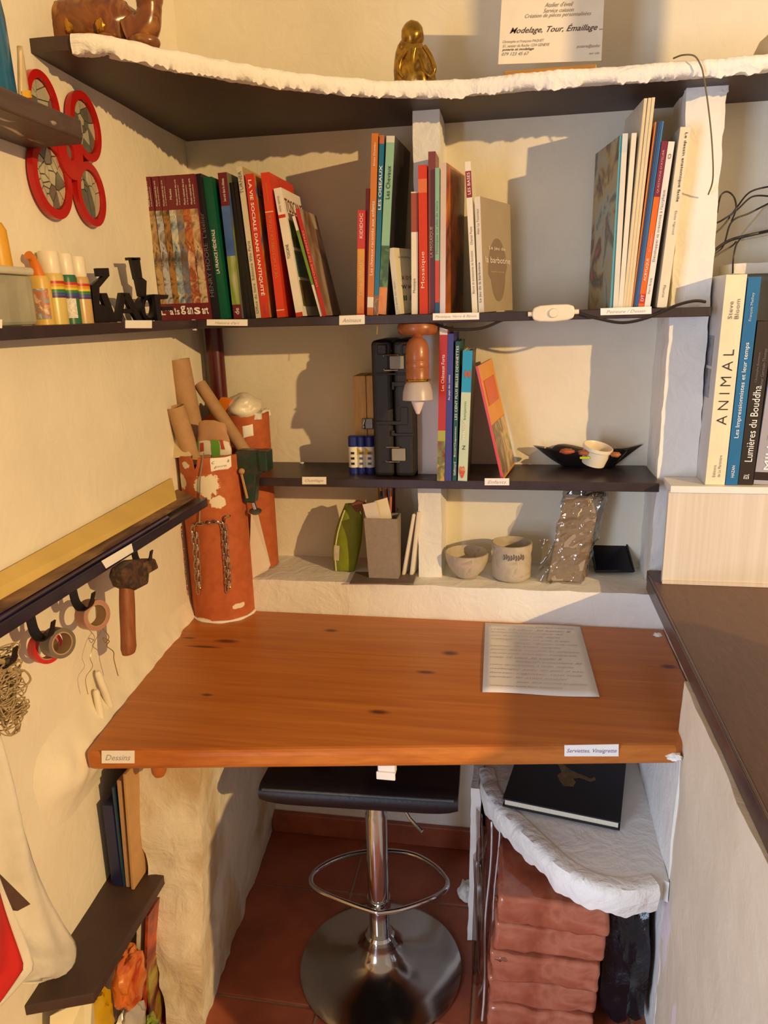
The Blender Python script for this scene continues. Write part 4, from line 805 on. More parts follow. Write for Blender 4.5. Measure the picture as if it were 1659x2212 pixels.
# glue sticks
for i, x in enumerate((763, 781, 799)):
    b0 = at(x, 1024, 'Z', ZM); cx, cy = b0.x, b0.y+.012; r = .0125; H = at(x, 943, 'Y', cy-.012).z-ZM
    g = thing('glue_stick', 'blue capped white glue stick, %s of three by the tool case' % ('leftmost with plain label', 'middle', 'rightmost')[i], 'glue stick', (cx, cy, ZM+.0003), 'glue sticks on the middle shelf')
    o_ = (cx, cy, ZM+.0003)
    obj('body', MB().lathe([(0, 0), (r, 0), (r, H*.15), (r-.0004, H*.15), (r-.0004, H*.74), (0, H*.74)], o_, seg=24), mat('glue_blue', '#1f2f86', .35, var=.05), g)
    obj('wrapper', MB().lathe([(r+.0002, H*.17), (r+.0002, H*.72)], o_, seg=24, cap=False), mat('glue_label', '#e8e4d8', .4, var=.03), g)
    obj('cap', MB().lathe([(r+.0005, H*.73), (r+.0005, H*.97), (r-.002, H), (0, H)], o_, seg=24), mat('glue_cap', '#1b2b7c', .3, var=.06), g)
    if i: obj('yellow_print', MB().grid(lambda u, v: Vector((cx+(r+.0006)*cos(radians(210+100*u)), cy+(r+.0006)*sin(radians(210+100*u)), ZM+H*(.52+.18*v*(1-.6*u)))), 10, 3), cm('#d9b32a'), g)
    for k in range(3): obj('print_mark', MB().box((cx-.004, cy-r-.0008, ZM+H*(.25+.14*k)), (cx+.005, cy-r-.0003, ZM+H*(.25+.14*k)+.006)), mat('blue_ink', '#5a6288') if i else M_BLACK, g, smooth=None)
# black tool case standing on end
a, e = at(808, 1018, 'Y', 1.785), at(897, 1018, 'Y', 1.785); zt = at(808, 735, 'Y', 1.785).z
tcn = thing('tool_case', 'black plastic tool case standing on end with grey latches', 'case', ((a.x+e.x)/2, 1.87, ZM+.0005))
M_CASE = mat('black_case_plastic', '#191514', .5, var=.2, vs=50, bs=150, bst=.2)
xm = (a.x+e.x)/2
obj('shell', MB().box((a.x, 1.785, ZM+.001), (xm-.0008, 1.955, zt)), M_CASE, tcn, smooth=None, bev=.012, seg=3)
obj('shell', MB().box((xm+.0008, 1.785, ZM+.001), (e.x, 1.955, zt)), M_CASE, tcn, smooth=None, bev=.012, seg=3)
M_LAT = mat('grey_latch', '#8d8a80', .5, var=.08, bs=200, bst=.2)
for (lx, ly) in ((857, 783), (861, 982)):
    q = at(lx, ly, 'Y', 1.78)
    obj('latch', MB().box((q.x-.017, 1.776, q.z-.0155), (q.x+.017, 1.786, q.z+.0155)), M_LAT, tcn, smooth=None, bev=.002)
    for s in (-1, 1): obj('latch_wire', MB().tube([(q.x-.032, 1.779, q.z+s*.015), (q.x-.030, 1.777, q.z+s*.0185), (q.x+.002, 1.777, q.z+s*.0185), (q.x+.004, 1.779, q.z+s*.0165)], .0012, 6), M_CHROME, tcn)
for (pts) in ([(846, 825), (880, 825), (880, 835), (852, 835), (852, 842), (846, 842)], [(812, 910), (865, 910), (865, 880), (880, 880), (880, 918), (812, 918)], [(845, 930), (845, 942), (893, 942), (893, 936), (852, 936), (852, 930)], [(812, 806), (890, 806), (890, 810), (812, 810)]):
    obj('moulded_rib', MB().prism(spx(pts, 1.781), (0, .006, 0)), M_CASE, tcn, smooth=None, bev=.0012)
for (lx) in (825, 880): 
    q = at(lx, 755, 'Y', 1.784); obj('hinge_lug', MB().box((q.x-.012, 1.779, q.z-.012), (q.x+.012, 1.788, q.z+.012)), M_CASE, tcn, smooth=None, bev=.003)
# dangling thread
o = obj('thread', MB().tube(catmull([at(815, 676, 'Y', 1.735), at(816, 690, 'Y', 1.733), at(815, 705, 'Y', 1.733), at(814, 722, 'Y', 1.733)], 5), .0007, 5), mat('raffia', '#c9a94a', .7), label='short yellow thread dangling over the shelf edge above the tool case', cat='thread')
# spot lamp under the shelf, switched off
M_CHERRY = mat('cherry_wood', '#96552e', .35, var=.25, vs=35, bs=0, coat=.15, stretch=(1, 1, .25))
lp = thing('spot_lamp', 'cherry wood spot lamp with frosted tulip glass fixed under the shelf', 'lamp', at(902, 800, 'Y', 1.70))
q = at(901, 712, 'Y', 1.745); q.z = Z1-T1-.001
obj('ceiling_rose', MB().lathe([(0, 0), (.046, 0), (.049, -.008), (.047, -.020), (.040, -.026), (0, -.026)], (q.x, 1.762, q.z), seg=40), M_CHERRY, lp)
ax0 = at(901, 740, 'Y', 1.70); ax1 = at(903, 895, 'Y', 1.69); axd = (ax1-ax0).normalized(); Ls = (at(902, 820, 'Y', 1.695)-ax0).length
obj('neck', MB().tube([Vector((q.x, 1.745, q.z-.02)), ax0+Vector((0, .01, .004)), ax0+axd*.01], .011, 14), M_CHERRY, lp)
obj('socket', MB().lathe([(0, -.013), (.010, -.0115), (.018, -.007), (.0235, .002), (.0262, .014), (.0268, .03), (.0268, .040), (.0262, .041), (.0262, .043), (.0268, .044), (.0268, .056), (.0262, .057), (.0262, .059), (.0268, .060), (.0265, Ls), (0, Ls)], ax0, axd, 36), M_CHERRY, lp)
obj('brass_ring', MB().tube([ax0+axd*(Ls+.002)+(axd.orthogonal().normalized()*cos(t)+axd.cross(axd.orthogonal().normalized())*sin(t))*.0275 for t in [2*pi*k/32 for k in range(32)]], .003, 8, closed=True), mat('brass', '#c9a23a', .2, 1, var=.05), lp)
M_FROST = mat('frosted_glass', '#cdbfba', .35, var=.03, trans=.25)
lt = (ax1-ax0).length
obj('glass_shade', MB().lathe([(.024, Ls+.003), (.030, Ls+.012), (.034, Ls+.028), (.0355, Ls+.046), (.034, Ls+.047), (.032, Ls+.028), (.028, Ls+.012), (.022, Ls+.004)], ax0, axd, 40, cap=False), M_FROST, lp)
obj('bulb', MB().lathe([(.013, Ls+.01), (.0175, Ls+.03), (.0155, Ls+.05), (.009, Ls+.067), (.004, lt-.001), (0, lt)], ax0, axd, 28), mat('frosted_bulb', '#dccfd0', .3, var=.02), lp)
# cable with switch
cb = thing('lamp_cable', 'dark lamp cable with white inline switch along the shelf edge', 'cable', at(1195, 676, 'Y', 1.735))
M_CAB = mat('dark_cable', '#241c1c', .45, var=.1)
cab = catmull([at(945, 702, 'Y', 1.75), at(980, 711, 'Y', 1.737), at(1040, 709, 'Y', 1.73), at(1090, 690, 'Y', 1.73), at(1140, 677, 'Y', 1.732)], 8)
obj('cord', MB().tube(cab, .0032, 8), M_CAB, cb)
cab = catmull([at(1250, 677, 'Y', 1.732), at(1290, 688, 'Y', 1.73), at(1345, 697, 'Y', 1.73), at(1400, 686, 'Y', 1.732), at(1460, 660, 'Y', 1.735), at(1500, 650, 'Y', 1.738), at(1524, 652, 'Y', 1.745)], 8)
obj('cord', MB().tube(cab, .0032, 8), M_CAB, cb)
q = at(1195, 676, 'Y', 1.732)
outl = [(-.046, -.004), (-.043, -.013), (-.03, -.017), (0, -.019), (.03, -.017), (.043, -.013), (.046, -.004), (.046, .004), (.043, .013), (.03, .017), (0, .018), (-.03, .017), (-.043, .013), (-.046, .004)]
M_CREAM = mat('cream_plastic', '#e6dcc4', .35, var=.04)
obj('switch_body', MB().prism([(q.x+x, q.y-.012, q.z+z+.027*x) for x, z in outl], (0, .018, 0)), M_CREAM, cb, smooth=None, bev=.004, seg=3)
obj('switch_button', MB().lathe([(0, .004), (.009, .004), (.0105, 0), (.0105, -.004)], (q.x, q.y-.0125, q.z), (0, -1, 0), 24), M_CREAM, cb)
for s in (-1, 1): obj('cable_grip', MB().tube([q+Vector((s*.046, -.003, s*.0012)), q+Vector((s*.055, -.003, s*.0015))], .0055, 10), M_CREAM, cb)
# black tray-like plastic pouch with pot and scraps
tr = thing('plastic_pouch', 'open smoky plastic pouch lying on the middle shelf holding scraps', 'pouch', at(1270, 1010, 'Z', ZM))
cc = at(1268, 1003, 'Z', ZM); 
def pouch(u, v):
    a = 2*pi*u; k = v
    sq = 1/max(abs(cos(a)), abs(sin(a)))**.75
    R_ = (.066+.03*k)*sq; R_ *= 1+.10*nz((cos(a)*2, sin(a)*2, k), 1.3, 4)
    spike = .05*(abs(cos(2*(a-.45))) ** 8)*k*k
    yy = max(1.772, cc.y+(R_*.80+spike*.35)*sin(a)); xx = cc.x+(R_+spike)*cos(a)*1.0
    return Vector((xx, min(yy, YB-.012), ZM+.002+.044*k**1.4+.012*spike/.05*k))
mbp = MB().grid(pouch, 60, 10, True, False); mbp.f.append(tuple(i*10 for i in range(60)))
ob = obj('pouch_film', mbp, mat('smoky_film', '#1d1a1c', .2, var=.3, vs=14, bs=14, bst=.8, alpha=.80), tr, smooth=1.0)
pt = at(1283, 958, 'Y', 1.87); ptb = Vector((pt.x, 1.87, ZM+.012))
tub = thing('plastic_tub', 'small white plastic tub tilted in the smoky pouch', 'tub', ptb)
axt = Vector((.22, -.18, 1)).normalized()
obj('tub', MB().lathe([(0, 0), (.028, 0), (.033, .03), (.0345, .040), (.037, .040), (.037, .047), (.035, .048), (.033, .045), (.031, .02), (.026, .004), (0, .004)], ptb+Vector((0, 0, .012)), axt, 36), M_CREAM, tub)
for i, (x, y, hx, lb_) in enumerate(((1225, 975, '#a8562f', 'long terracotta scrap left of the white tub'), (1262, 978, '#9a5a3a', 'short terracotta scrap in front of the white tub'), (1330, 982, '#b0683f', 'small terracotta scrap right of the white tub'))):
    q = at(x, y, 'Y', 1.845); q.z = max(q.z, ZM+.02)
    obj('clay_scrap', MB().blob(q, (.018-.003*i, .012, .007), 16, 10, lambda d: 1+.25*nz(d*2, 1.2, i)), cm(hx, .6), label=lb_, cat='scrap')
q = at(1263, 989, 'Y', 1.835); o = obj('plastic_chip', MB().box((q.x-.012, 1.832, q.z-.003), (q.x+.012, 1.838, q.z+.003)), cm('#b5c92a', .3), label='small lime yellow plastic chip at the pouch rim', cat='chip', smooth=None, bev=.002)

# ================================================================== ledge things
ZLt = ZL+.0045
def led(x, y): return at(x, y, 'Z', ZLt)
# green pouch
g0 = led(748, 1250)
gp = thing('pouch', 'bulging lime green pouch standing on the ledge', 'pouch', g0)
gpts = [(748, 1088), (757, 1084), (784, 1100), (785, 1122), (779, 1160), (773, 1205), (768, 1233), (728, 1252), (720, 1247), (724, 1205), (733, 1150), (742, 1105)]
M_LIME = mat('lime_fabric', '#7d8a1f', .5, var=.15, vs=25, bs=60, bst=.2)
def gpf(u, v):
    yy = 1086+165*v; cx = 766-22*v-3*sin(pi*v); hw = (16+14*sin(pi*v*.9+.2))*(1 if v < .95 else .9)
    a = 2*pi*u; c0 = at(cx+hw*cos(a)*1.0, yy, 'Y', 1.86+.02*(1-v)); th = .020*(sin(pi*min(1, v+.06))**.6)
    return Vector((c0.x, c0.y-.01+th*sin(a)+.003*nz((cos(a)*2, sin(a)*2, v*6), 1.5, 2), max(c0.z, ZLt)))
mbg = MB().grid(gpf, 28, 16, True, False); mbg.f += [tuple(i*16 for i in range(28)), tuple(i*16+15 for i in range(28))]
obj('body', mbg, M_LIME, gp, smooth=1.0)
obj('side_seam', MB().tube([gpf(.62, v)+Vector((0, -.001, 0)) for v in [k/14 for k in range(1, 14)]], .002, 6), mat('seam_white', '#cfd0a8', .4), gp)
obj('shiny_patch', MB().grid(lambda u, v: gpf(.60+.09*u, .52+.2*v)+Vector((-.0015, -.0018, 0)), 5, 6), mat('silver_foil', '#d9d4c8', .2, .3), gp)
obj('flap', MB().prism([at(x, y, 'Y', 1.85) for x, y in ((757, 1090), (772, 1082), (790, 1088), (784, 1104), (768, 1106))], (0, .012, .0)), mat('brown_flap', '#7a4a30', .6, bs=60), gp, smooth=None, bev=.002)
# mat, grey box with cards, jar of pencils
q = [led(x, y) for x, y in ((755, 1262), (893, 1262), (900, 1240), (768, 1237))]
o = obj('slate_mat', MB().prism(q, (0, 0, .003)), mat('grey_slate', '#6a5a52', .6, var=.15, bs=40), label='thin grey brown slate under the grey box', cat='slate', smooth=None)
zB = ZLt+.0035
f0, f1 = at(797, 1248, 'Z', zB), at(862, 1248, 'Z', zB); yf = f0.y; zt = at(788, 1120, 'Y', yf).z
xt0 = at(786, 1120, 'Y', yf).x; xt1 = at(858, 1120, 'Y', yf).x
gb = thing('pen_box', 'tall grey cardboard box on the ledge stuffed with white cards', 'box', (f0.x, yf, zB))
D_ = .06; th = .003; M_GREY = mat('grey_board', '#8f8377', .75, var=.1, vs=80, bs=150, bst=.15)
def wallq(xa, xb, xc, xd, ya, yb2): return MB().hexa([(xa, ya, zB), (xb, ya, zB), (xb, yb2, zB), (xa, yb2, zB), (xc, ya, zt), (xd, ya, zt), (xd, yb2, zt), (xc, yb2, zt)])
mbx = wallq(f0.x, f1.x, xt0, xt1, yf, yf+th); mbx2 = wallq(f0.x, f1.x, xt0, xt1, yf+D_-th, yf+D_); mbx3 = wallq(f0.x, f0.x+th, xt0, xt0+th, yf+th, yf+D_-th); mbx4 = wallq(f1.x-th, f1.x, xt1-th, xt1, yf+th, yf+D_-th)
for t in (mbx2, mbx3, mbx4): mbx.add(t.v, t.f)
obj('box_walls', mbx, M_GREY, gb, smooth=None, merge=False)
obj('bottom', MB().box((f0.x+.004, yf+.004, zB+.0005), (f1.x-.004, yf+D_-.004, zB+.003)), M_GREY, gb, smooth=None)
for i, (pts, hx, lb_) in enumerate((([(783, 1090), (812, 1084), (822, 1130), (794, 1130)], '#d9cfc8', 'left white card sticking out of the grey box'), ([(808, 1083), (836, 1075), (848, 1128), (818, 1130)], '#e9ddc0', 'cream card with shaded half in the grey box'))):
    obj('card', MB().prism([at(x, y, 'Y', yf+.018+.012*i) for x, y in pts], (0, .004, 0)), mat('card_%d' % i, hx, .7, var=.04), label=lb_, cat='card', smooth=None, group='cards in the grey box')
# glass jar with pencils
jc = at(838, 1150, 'Y', 1.915); jr = .032; jh = .155; jo = Vector((jc.x-.003, 1.92, ZLt))
jar = thing('glass_jar', 'clear glass jar of coloured pencils behind the grey box', 'jar', jo)
obj('glass', MB().lathe([(0, .0), (jr, .0), (jr, jh), (jr-.002, jh), (jr-.002, .006), (0, .006)], jo, seg=36), mat('clear_glass', '#e8efee', .03, var=0, trans=1.0), jar)
random.seed(11)
for i, (hx, pn) in enumerate((('#b8281f', 'scarlet'), ('#c84a1f', 'red orange'), ('#8a1f1c', 'dark crimson'), ('#d96a1f', 'bright orange'), ('#a01848', 'raspberry'), ('#d9a02a', 'golden yellow'), ('#2a3f6a', 'navy blue'), ('#8a4a1f', 'brown'), ('#d98a6a', 'salmon'), ('#3a3a3a', 'black'))):
    a = 2*pi*i/10; r0 = .018; b0 = jo+Vector((r0*cos(a), r0*sin(a), .008)); e0 = jo+Vector((.024*cos(a+.5), .024*sin(a+.5), .225+.02*random.random()))
    pc = thing('pencil', pn+' pencil standing in the glass jar', 'pencil', b0, 'pencils in the glass jar')
    obj('shaft', MB().tube([b0, b0.lerp(e0, .93)], .0034, 6), cm(hx, .3), pc, smooth=None)
    obj('tip', MB().tube([b0.lerp(e0, .93), e0], [.0034, .0006], 6), M_LW, pc)
# white tiles against the post
for i, (x0, x1, xt, yt, lb_) in enumerate(((867, 875, 890, 1112, 'left'), (884, 893, 900, 1107, 'right'))):
    b0, b1 = led(x0, 1244), led(x1, 1244); T_ = at(xt, yt, 'Y', b0.y); up = (T_-b0); H = up.length; up.normalize(); rt = Vector((up.z, 0, -up.x)); wv = (b1.x-b0.x)*.85
    obj('white_slab', MB().obox(b0+Vector((0, 0, wv*up.x+.0005)), rt*wv, (.012, .085, 0), up*H), mat('white_slab', '#ded5c6', .6, var=.04), label='thin white slab leaning on the post, %s one of two' % lb_, cat='slab', smooth=None, bev=.003)
# bowl and pot
M_CER = art('raw_ceramic', ['#a79a88', '#b3a692', '#bdb09c', '#a0907c'], 30, .75)
b0 = led(1007, 1250); bb = Vector((b0.x, b0.y+.025, ZLt)); s = .056/.062
o = obj('bowl', MB().lathe([(0, 0), (.026, 0), (.030, .004), (.045, .022), (.055, .045), (.0575, .066), (.0545, .067), (.051, .046), (.040, .024), (.024, .010), (0, .009)], bb, seg=48), M_CER, label='rough grey ceramic bowl on the ledge', cat='bowl')
b0 = led(1104, 1256); bb = Vector((b0.x, b0.y+.04, ZLt))
pot = thing('pot', 'squat grey ceramic pot with dark brush marks', 'pot', bb)
obj('pot_body', MB().lathe([(0, 0), (.046, 0), (.0505, .006), (.051, .05), (.0495, .066), (.052, .078), (.0525, .094), (.0495, .095), (.0485, .08), (.046, .06), (.046, .012), (0, .010)], bb, seg=48), M_CER, pot)
for k in range(9):
    a = radians(248+7*k); p = bb+Vector((.0515*cos(a), .0515*sin(a), .068+.002*sin(k*2))); obj('brush_mark', MB().tube([p+Vector((0, -.0005, -.007)), p+Vector((.002, -.001, .0)), p+Vector((.0, -.0005, .007))], .0011, 5), mat('dark_glaze', '#5a4f46', .6), pot)
# wrapped clay bar
b0, b1 = led(1182, 1255), led(1248, 1264); Yw = b0.y
T0 = at(1222, 1068, 'Y', Yw+.05); up = T0-Vector((b0.x, Yw, ZLt)); H = up.length; up.normalize()
rt = Vector((b1.x-b0.x+.006, 0, 0)); dv = Vector((.02, .055, 0))
P0 = Vector((b0.x, Yw, ZLt+.001))
wrp = thing('wrapped_clay', 'grey clay bar wrapped in shiny clear plastic leaning to the right', 'clay', P0)
top_ = [P0+up*H, P0+rt*1.12+up*H*.97, P0+rt*1.12+dv+up*H*.98, P0+dv+up*H]
obj('clay_bar', rough_hex([P0+Vector((0, 0, .0)), P0+rt, P0+rt+dv, P0+dv]+top_, (5, 4, 12), .0025, 20, 3), mat('grey_clay', '#9b8a76', .55, var=.08), wrp, smooth=1.2)
sc_ = lambda p, k: P0+rt*.5+dv*.5+up*H*.5+(p-(P0+rt*.5+dv*.5+up*H*.5))*k
film = rough_hex([sc_(p, 1.10)+(Vector((0, 0, .0035)) if i < 4 else Vector((0, 0, 0))) for i, p in enumerate([P0, P0+rt, P0+rt+dv, P0+dv]+top_)], (9, 7, 22), .009, 34, 6)
obj('film_wrap', film, clearfilm('clear_wrap', '#efeae2', .13, .07, 22), wrp, smooth=None)
fl_ = MB().grid(lambda u, v: at(1165+22*u+6*sin(v*5), 1165+92*v, 'Y', Yw+.01*sin(u*3+v*7))+Vector((0, .004*sin(v*9+u*4), .0)), 8, 14)
ob = obj('loose_film', fl_, clearfilm('clear_wrap', '#efeae2'), wrp, smooth=1.0)
# black tray
q = [led(1286, 1238), led(1369, 1238)]; yb_ = q[0].y+.085; zt_ = at(1283, 1172, 'Y', yb_).z
tray = thing('tray', 'small flat black plastic tray tilted up at the right end of the ledge', 'tray', q[0])
M_GB = mat('gloss_black', '#0f0d14', .25, var=.15)
tl2, tr2 = Vector((at(1276, 1172, 'Y', yb_).x, yb_, zt_)), Vector((at(1352, 1172, 'Y', yb_).x, yb_, zt_)); up3 = Vector((0, -.5, .9)).normalized()
obj('tray_floor', MB().prism([q[0]+Vector((0, 0, .001)), q[1]+Vector((0, 0, .001)), tr2, tl2], up3*.004), M_GB, tray, smooth=None, bev=.001)
rim = [q[0]+Vector((0, 0, .006)), q[1]+Vector((0, 0, .006)), tr2+up3*.005, tl2+up3*.005]
obj('rim', MB().tube([rim[0], rim[0].lerp(rim[1], .5), rim[1], rim[1].lerp(rim[2], .5), rim[2], rim[2].lerp(rim[3], .5), rim[3], rim[3].lerp(rim[0], .5)], .0035, 8, closed=True), M_GB, tray)

# ================================================================== left wall
# red frame with glass rounds
rf = thing('wall_ornament', 'red clover-shaped frame with mosaic mirror glass on the left wall', 'ornament', lw(130, 330, .002))
M_RED = mat('glossy_red', '#b31a14', .22, var=.08)
ey = Vector((-.05, 1, 0)).normalized(); ez = Vector((0, 0, 1))
def wdisc(cen, r0, r1, off, th, n=48):
    mb = MB()
    P_ = lambda r, a, o: cen+ey*(r*.92*cos(a))+ez*(r*sin(a))+LWN*o
    mb.grid(lambda u, v: P_((r0, r1, r1, r0)[int(v*4+.5) % 4], 2*pi*u, (off, off, off+th, off+th)[int(v*4+.5) % 4]), n, 4, True, True); return mb
M_MIR = mat('grey_green_glass', '#8f9284', .12, .6, var=.12, vs=40)
M_GRT = mat('dark_lead', '#4a4d42', .5, var=.2)
def clip(poly, p, n):
    out = []
    for i in range(len(poly)):
        a, e = poly[i], poly[(i+1) % len(poly)]; da = (a[0]-p[0])*n[0]+(a[1]-p[1])*n[1]; de = (e[0]-p[0])*n[0]+(e[1]-p[1])*n[1]
        if da <= 0: out.append(a)
        if da*de < 0: t = da/(da-de); out.append((a[0]+(e[0]-a[0])*t, a[1]+(e[1]-a[1])*t))
    return out
random.seed(5)
discs = [((100, 302), (98, 470), None, 26), ((184, 355), (184, 487), None, 14), ((170, 204), (172, 346), None, 22), ((72, 156), (84, 300), None, 13)]
cens = []
for i, (tp, bt, _, npc) in enumerate(discs):
    a = lw(*tp); e = lw(*bt); R_ = (a.z-e.z)/2*1.02; cen = (a+e)/2; cen = cen-LWN*(cen-Vector((XL(.9), .9, cen.z))).dot(LWN); cens.append((cen, R_))
    obj('red_ring', wdisc(cen, R_*.76, R_, .004, .0105+.0004*i), M_RED, rf, smooth=.6)
    mbd = MB().prism([cen+ey*(R_*.78*cos(t))*.92+ez*(R_*.78*sin(t))+LWN*.0035 for t in [2*pi*k/40 for k in range(40)]], LWN*.004)
    gd = obj('glass_round', mbd, M_GRT, rf, smooth=None)
    pts = [(random.uniform(-1, 1), random.uniform(-1, 1)) for _ in range(npc*2)]; pts = [p for p in pts if p[0]**2+p[1]**2 < .95][:npc]
    rr = R_*.76
    for p in pts:
        poly = [(.97*cos(2*pi*k/20), .97*sin(2*pi*k/20)) for k in range(20)]
        for q in pts:
            if q is p: continue
            dx, dy = q[0]-p[0], q[1]-p[1]; L = sqrt(dx*dx+dy*dy); n = (dx/L, dy/L); mpt = (p[0]+dx/2-n[0]*.022, p[1]+dy/2-n[1]*.022); poly = clip(poly, mpt, n)
            if len(poly) < 3: break
        if len(poly) >= 3: obj('glass_piece', MB().prism([cen+ey*(x*rr*.92)+ez*(y*rr)+LWN*.0074 for x, y in poly], LWN*(.0015+.0006*random.random())), random.choice((M_MIR, mat('pale_mirror', '#cfc8ac', .15, .35, var=.1), mat('pale_mirror', '#cfc8ac'))), gd, smooth=None)
mid = sum((x[0] for x in cens), Vector((0, 0, 0)))/4; rm = cens[0][1]*.70
obj('red_centre', wdisc(mid, rm*.30, rm, .004, .0118), M_RED, rf, smooth=.6)
obj('glass_round', MB().prism([mid+ey*(rm*.32*cos(t))+ez*(rm*.32*sin(t))+LWN*.0035 for t in [2*pi*k/24 for k in range(24)]], LWN*.006), M_MIR, rf, smooth=None)
# blue bottle and crumpled tube on the high shelf
q = at(-20, 205, 'X', -.745); bo = Vector((-.742, q.y, zt2+.0005)); 
bpx = at(24, 195, 'X', -.73); rB = .03; bo = Vector((-.742, bpx.y-.033, zt2+.0005))
bt = thing('bottle', 'tall blue bottle on the scuffed high shelf at the left edge', 'bottle', bo)
obj('body', MB().lathe([(0, 0), (.034, 0), (.036, .004), (.034, .10), (.028, .15), (.024, .21), (.022, .26), (0, .262)], bo, seg=32), mat('blue_enamel', '#1c5c80', .2, var=.08), bt)
obj('cap', MB().lathe([(.016, .262), (.016, .29), (0, .292)], bo, seg=20), mat('dark_cap', '#20242a', .4), bt)
yt = thing('paint_tube', 'crumpled paint tube with yellow band beside the blue bottle', 'tube', at(55, 215, 'X', -.76))
def ptf(u, v):
    c0 = at(36+6*v+u*24*(1-.6*(1-v)), 100+112*v, 'X', -.755); return c0+Vector((.006*sin(pi*u), .0, 0))
ob = obj('tube_body', MB().grid(ptf, 8, 12), mat('foil_tube', '#c9b58c', .35, .2, var=.15), yt, smooth=1.0); sd = ob.modifiers.new('thick', 'SOLIDIFY'); sd.thickness = .006
ob = obj('yellow_band', MB().grid(lambda u, v: ptf(.05+.95*u, .86+.14*v)+Vector((.003, 0, 0)), 8, 4), cm('#d9a520'), yt, smooth=1.0)
# things on the paint shelf
XS = -.795
def sbase(px): p = at(px, 686, 'X', XS); return Vector((XS, p.y, Z1+.0004))
# translucent box
e0 = at(82, 686, 'X', -.765); y1 = e0.y
pb = thing('storage_tub', 'translucent plastic storage box with lid at the left end of the paint shelf', 'box', (XS, y1-.08, Z1+.0004))
zh = at(60, 578, 'X', -.765).z
M_TRL = mat('cloudy_plastic', '#a9a590', .3, var=.15, vs=12, alpha=.75)
obj('tub', MB().box((-.825, y1-.18, Z1+.0005), (-.762, y1-.004, zh-.012)), M_TRL, pb, smooth=None, bev=.006)
obj('lid', MB().box((-.828, y1-.185, zh-.012), (-.759, y1, zh)), mat('cloudy_lid', '#c3bda8', .3, var=.05), pb, smooth=None, bev=.004)
# yellow carton behind (stands on the box)
ya = at(16, 560, 'X', -.80); cz = zh+.0005
yc = thing('carton', 'yellow printed bottle standing on the translucent box', 'bottle', (-.80, ya.y-.02, cz))
obj('body', MB().lathe([(0, 0), (.018, 0), (.0185, .004), (.0165, .055), (.011, .066), (0, .066)], (-.80, ya.y-.0195, cz), seg=24), cm('#d9a02a', .4), yc)
obj('cap', MB().lathe([(.009, .066), (.009, .082), (0, .083)], (-.80, ya.y-.0195, cz), seg=18), M_CREAM, yc)
def pbottle(px, w, topy, body, cap, lbl, label_col=None, stripes=False, capshape=None, tilt=0):
    b = sbase(px); pR = at(px+w, 686, 'X', XS); r = abs(pR.y-b.y)*.5; H = at(px, topy, 'X', XS).z-Z1
    t = thing('paint_bottle', lbl, 'bottle', b, 'craft bottles on the paint shelf')
    hb = H*.70
    obj('body', MB().lathe([(0, 0), (r, 0), (r, hb*.93), (r*.9, hb), (0, hb)], b, seg=28), body, t)
    if capshape == 'nozzle':
        obj('cap', MB().tube([b+Vector((0, 0, hb)), b+Vector((0, -.004, H*.82)), b+Vector((0, -.011, H*.94)), b+Vector((0, -.02, H*.985))], [r*.62, r*.5, r*.42, r*.45], 14), cap, t)
    else: obj('cap', MB().lathe([(r*.82, hb), (r*.86, hb+.003), (r*.84, H*.98), (r*.78, H), (0, H)], b, seg=24), cap, t)
    if stripes:
        for k, hx in enumerate(('#b8301f', '#d98a1f', '#d9c02a', '#2f7a35', '#2a4f8a', '#4a2f6a')):
            z0 = hb*(.80-.055*k); obj('rainbow_stripe', MB().lathe([(r+.0003, z0), (r+.0003, z0+hb*.052)], b, seg=28, cap=False), cm(hx, .35), t)
    if label_col:
        a0 = atan2(CAM.y-b.y, CAM.x-b.x); 
        obj('label', MB().grid(lambda u, v: b+Vector(((r+.0008)*cos(a0+.7*(u-.5)*2), (r+.0008)*sin(a0+.7*(u-.5)*2), hb*(.12+(.4 if stripes else .62)*v))), 10, 3), label_col, t)
    return t
M_LBL = art('printed_label', ['#e4dcc0', '#d8cfae', '#c06a3a', '#7f9aa0', '#e4dcc0'], 60, .45)
pbottle(96, 26, 553, cm('#d9b25a', .35), cm('#d9791f', .3), 'yellow glue bottle with bent orange nozzle', M_LBL, capshape='nozzle')
pbottle(122, 29, 546, cm('#d3b968', .3), M_CREAM, 'pale yellow paint bottle with rainbow band, white cap', None, True)
pbottle(153, 25, 551, cm('#2f6a4a', .3), M_CREAM, 'green paint bottle with rainbow band and barcode label', mat('barcode', '#d9d3c4', .5, var=.3, vs=300), True)
pbottle(179, 24, 557, cm('#c9a468', .3), M_CREAM, 'tan paint bottle with rainbow band beside the black letters', None, True)
# black metal letters
Gl = 'black letters on the paint shelf'
def letter(lbl, polys, X=-.785, th=.010):
    mb = MB()
    for pp in polys: mb.prism([at(x, y, 'X', X) for x, y in pp], (-th, .004, 0))
    zmin = min(v.z for v in mb.v); d = Z1+.0004-zmin
    for v in mb.v: v.z += d
    return obj('metal_letter', mb, M_BLKM, label=lbl, cat='letter', group=Gl, smooth=None, bev=.001, merge=False)
letter('black zigzag letter with bent top next to the paint bottles', [[(208, 568), (234, 568), (236, 586), (211, 586)], [(222, 585), (236, 585), (213, 612), (197, 605)], [(197, 604), (214, 610), (215, 686), (205, 686)], [(216, 622), (230, 622), (253, 686), (238, 686)], [(214, 645), (226, 650), (238, 686), (214, 686)]], X=-.78)
letter('black letter A with open centre in the middle of the letters', [[(262, 623), (279, 624), (309, 686), (296, 686)], [(260, 623), (271, 626), (263, 686), (249, 686)], [(264, 658), (288, 658), (291, 668), (262, 668)]], X=-.78)
cring = [at(325+20*cos(t), 655+28*sin(t), 'X', -.78) for t in [2*pi*k/28 for k in range(28)]]
mbr = MB()
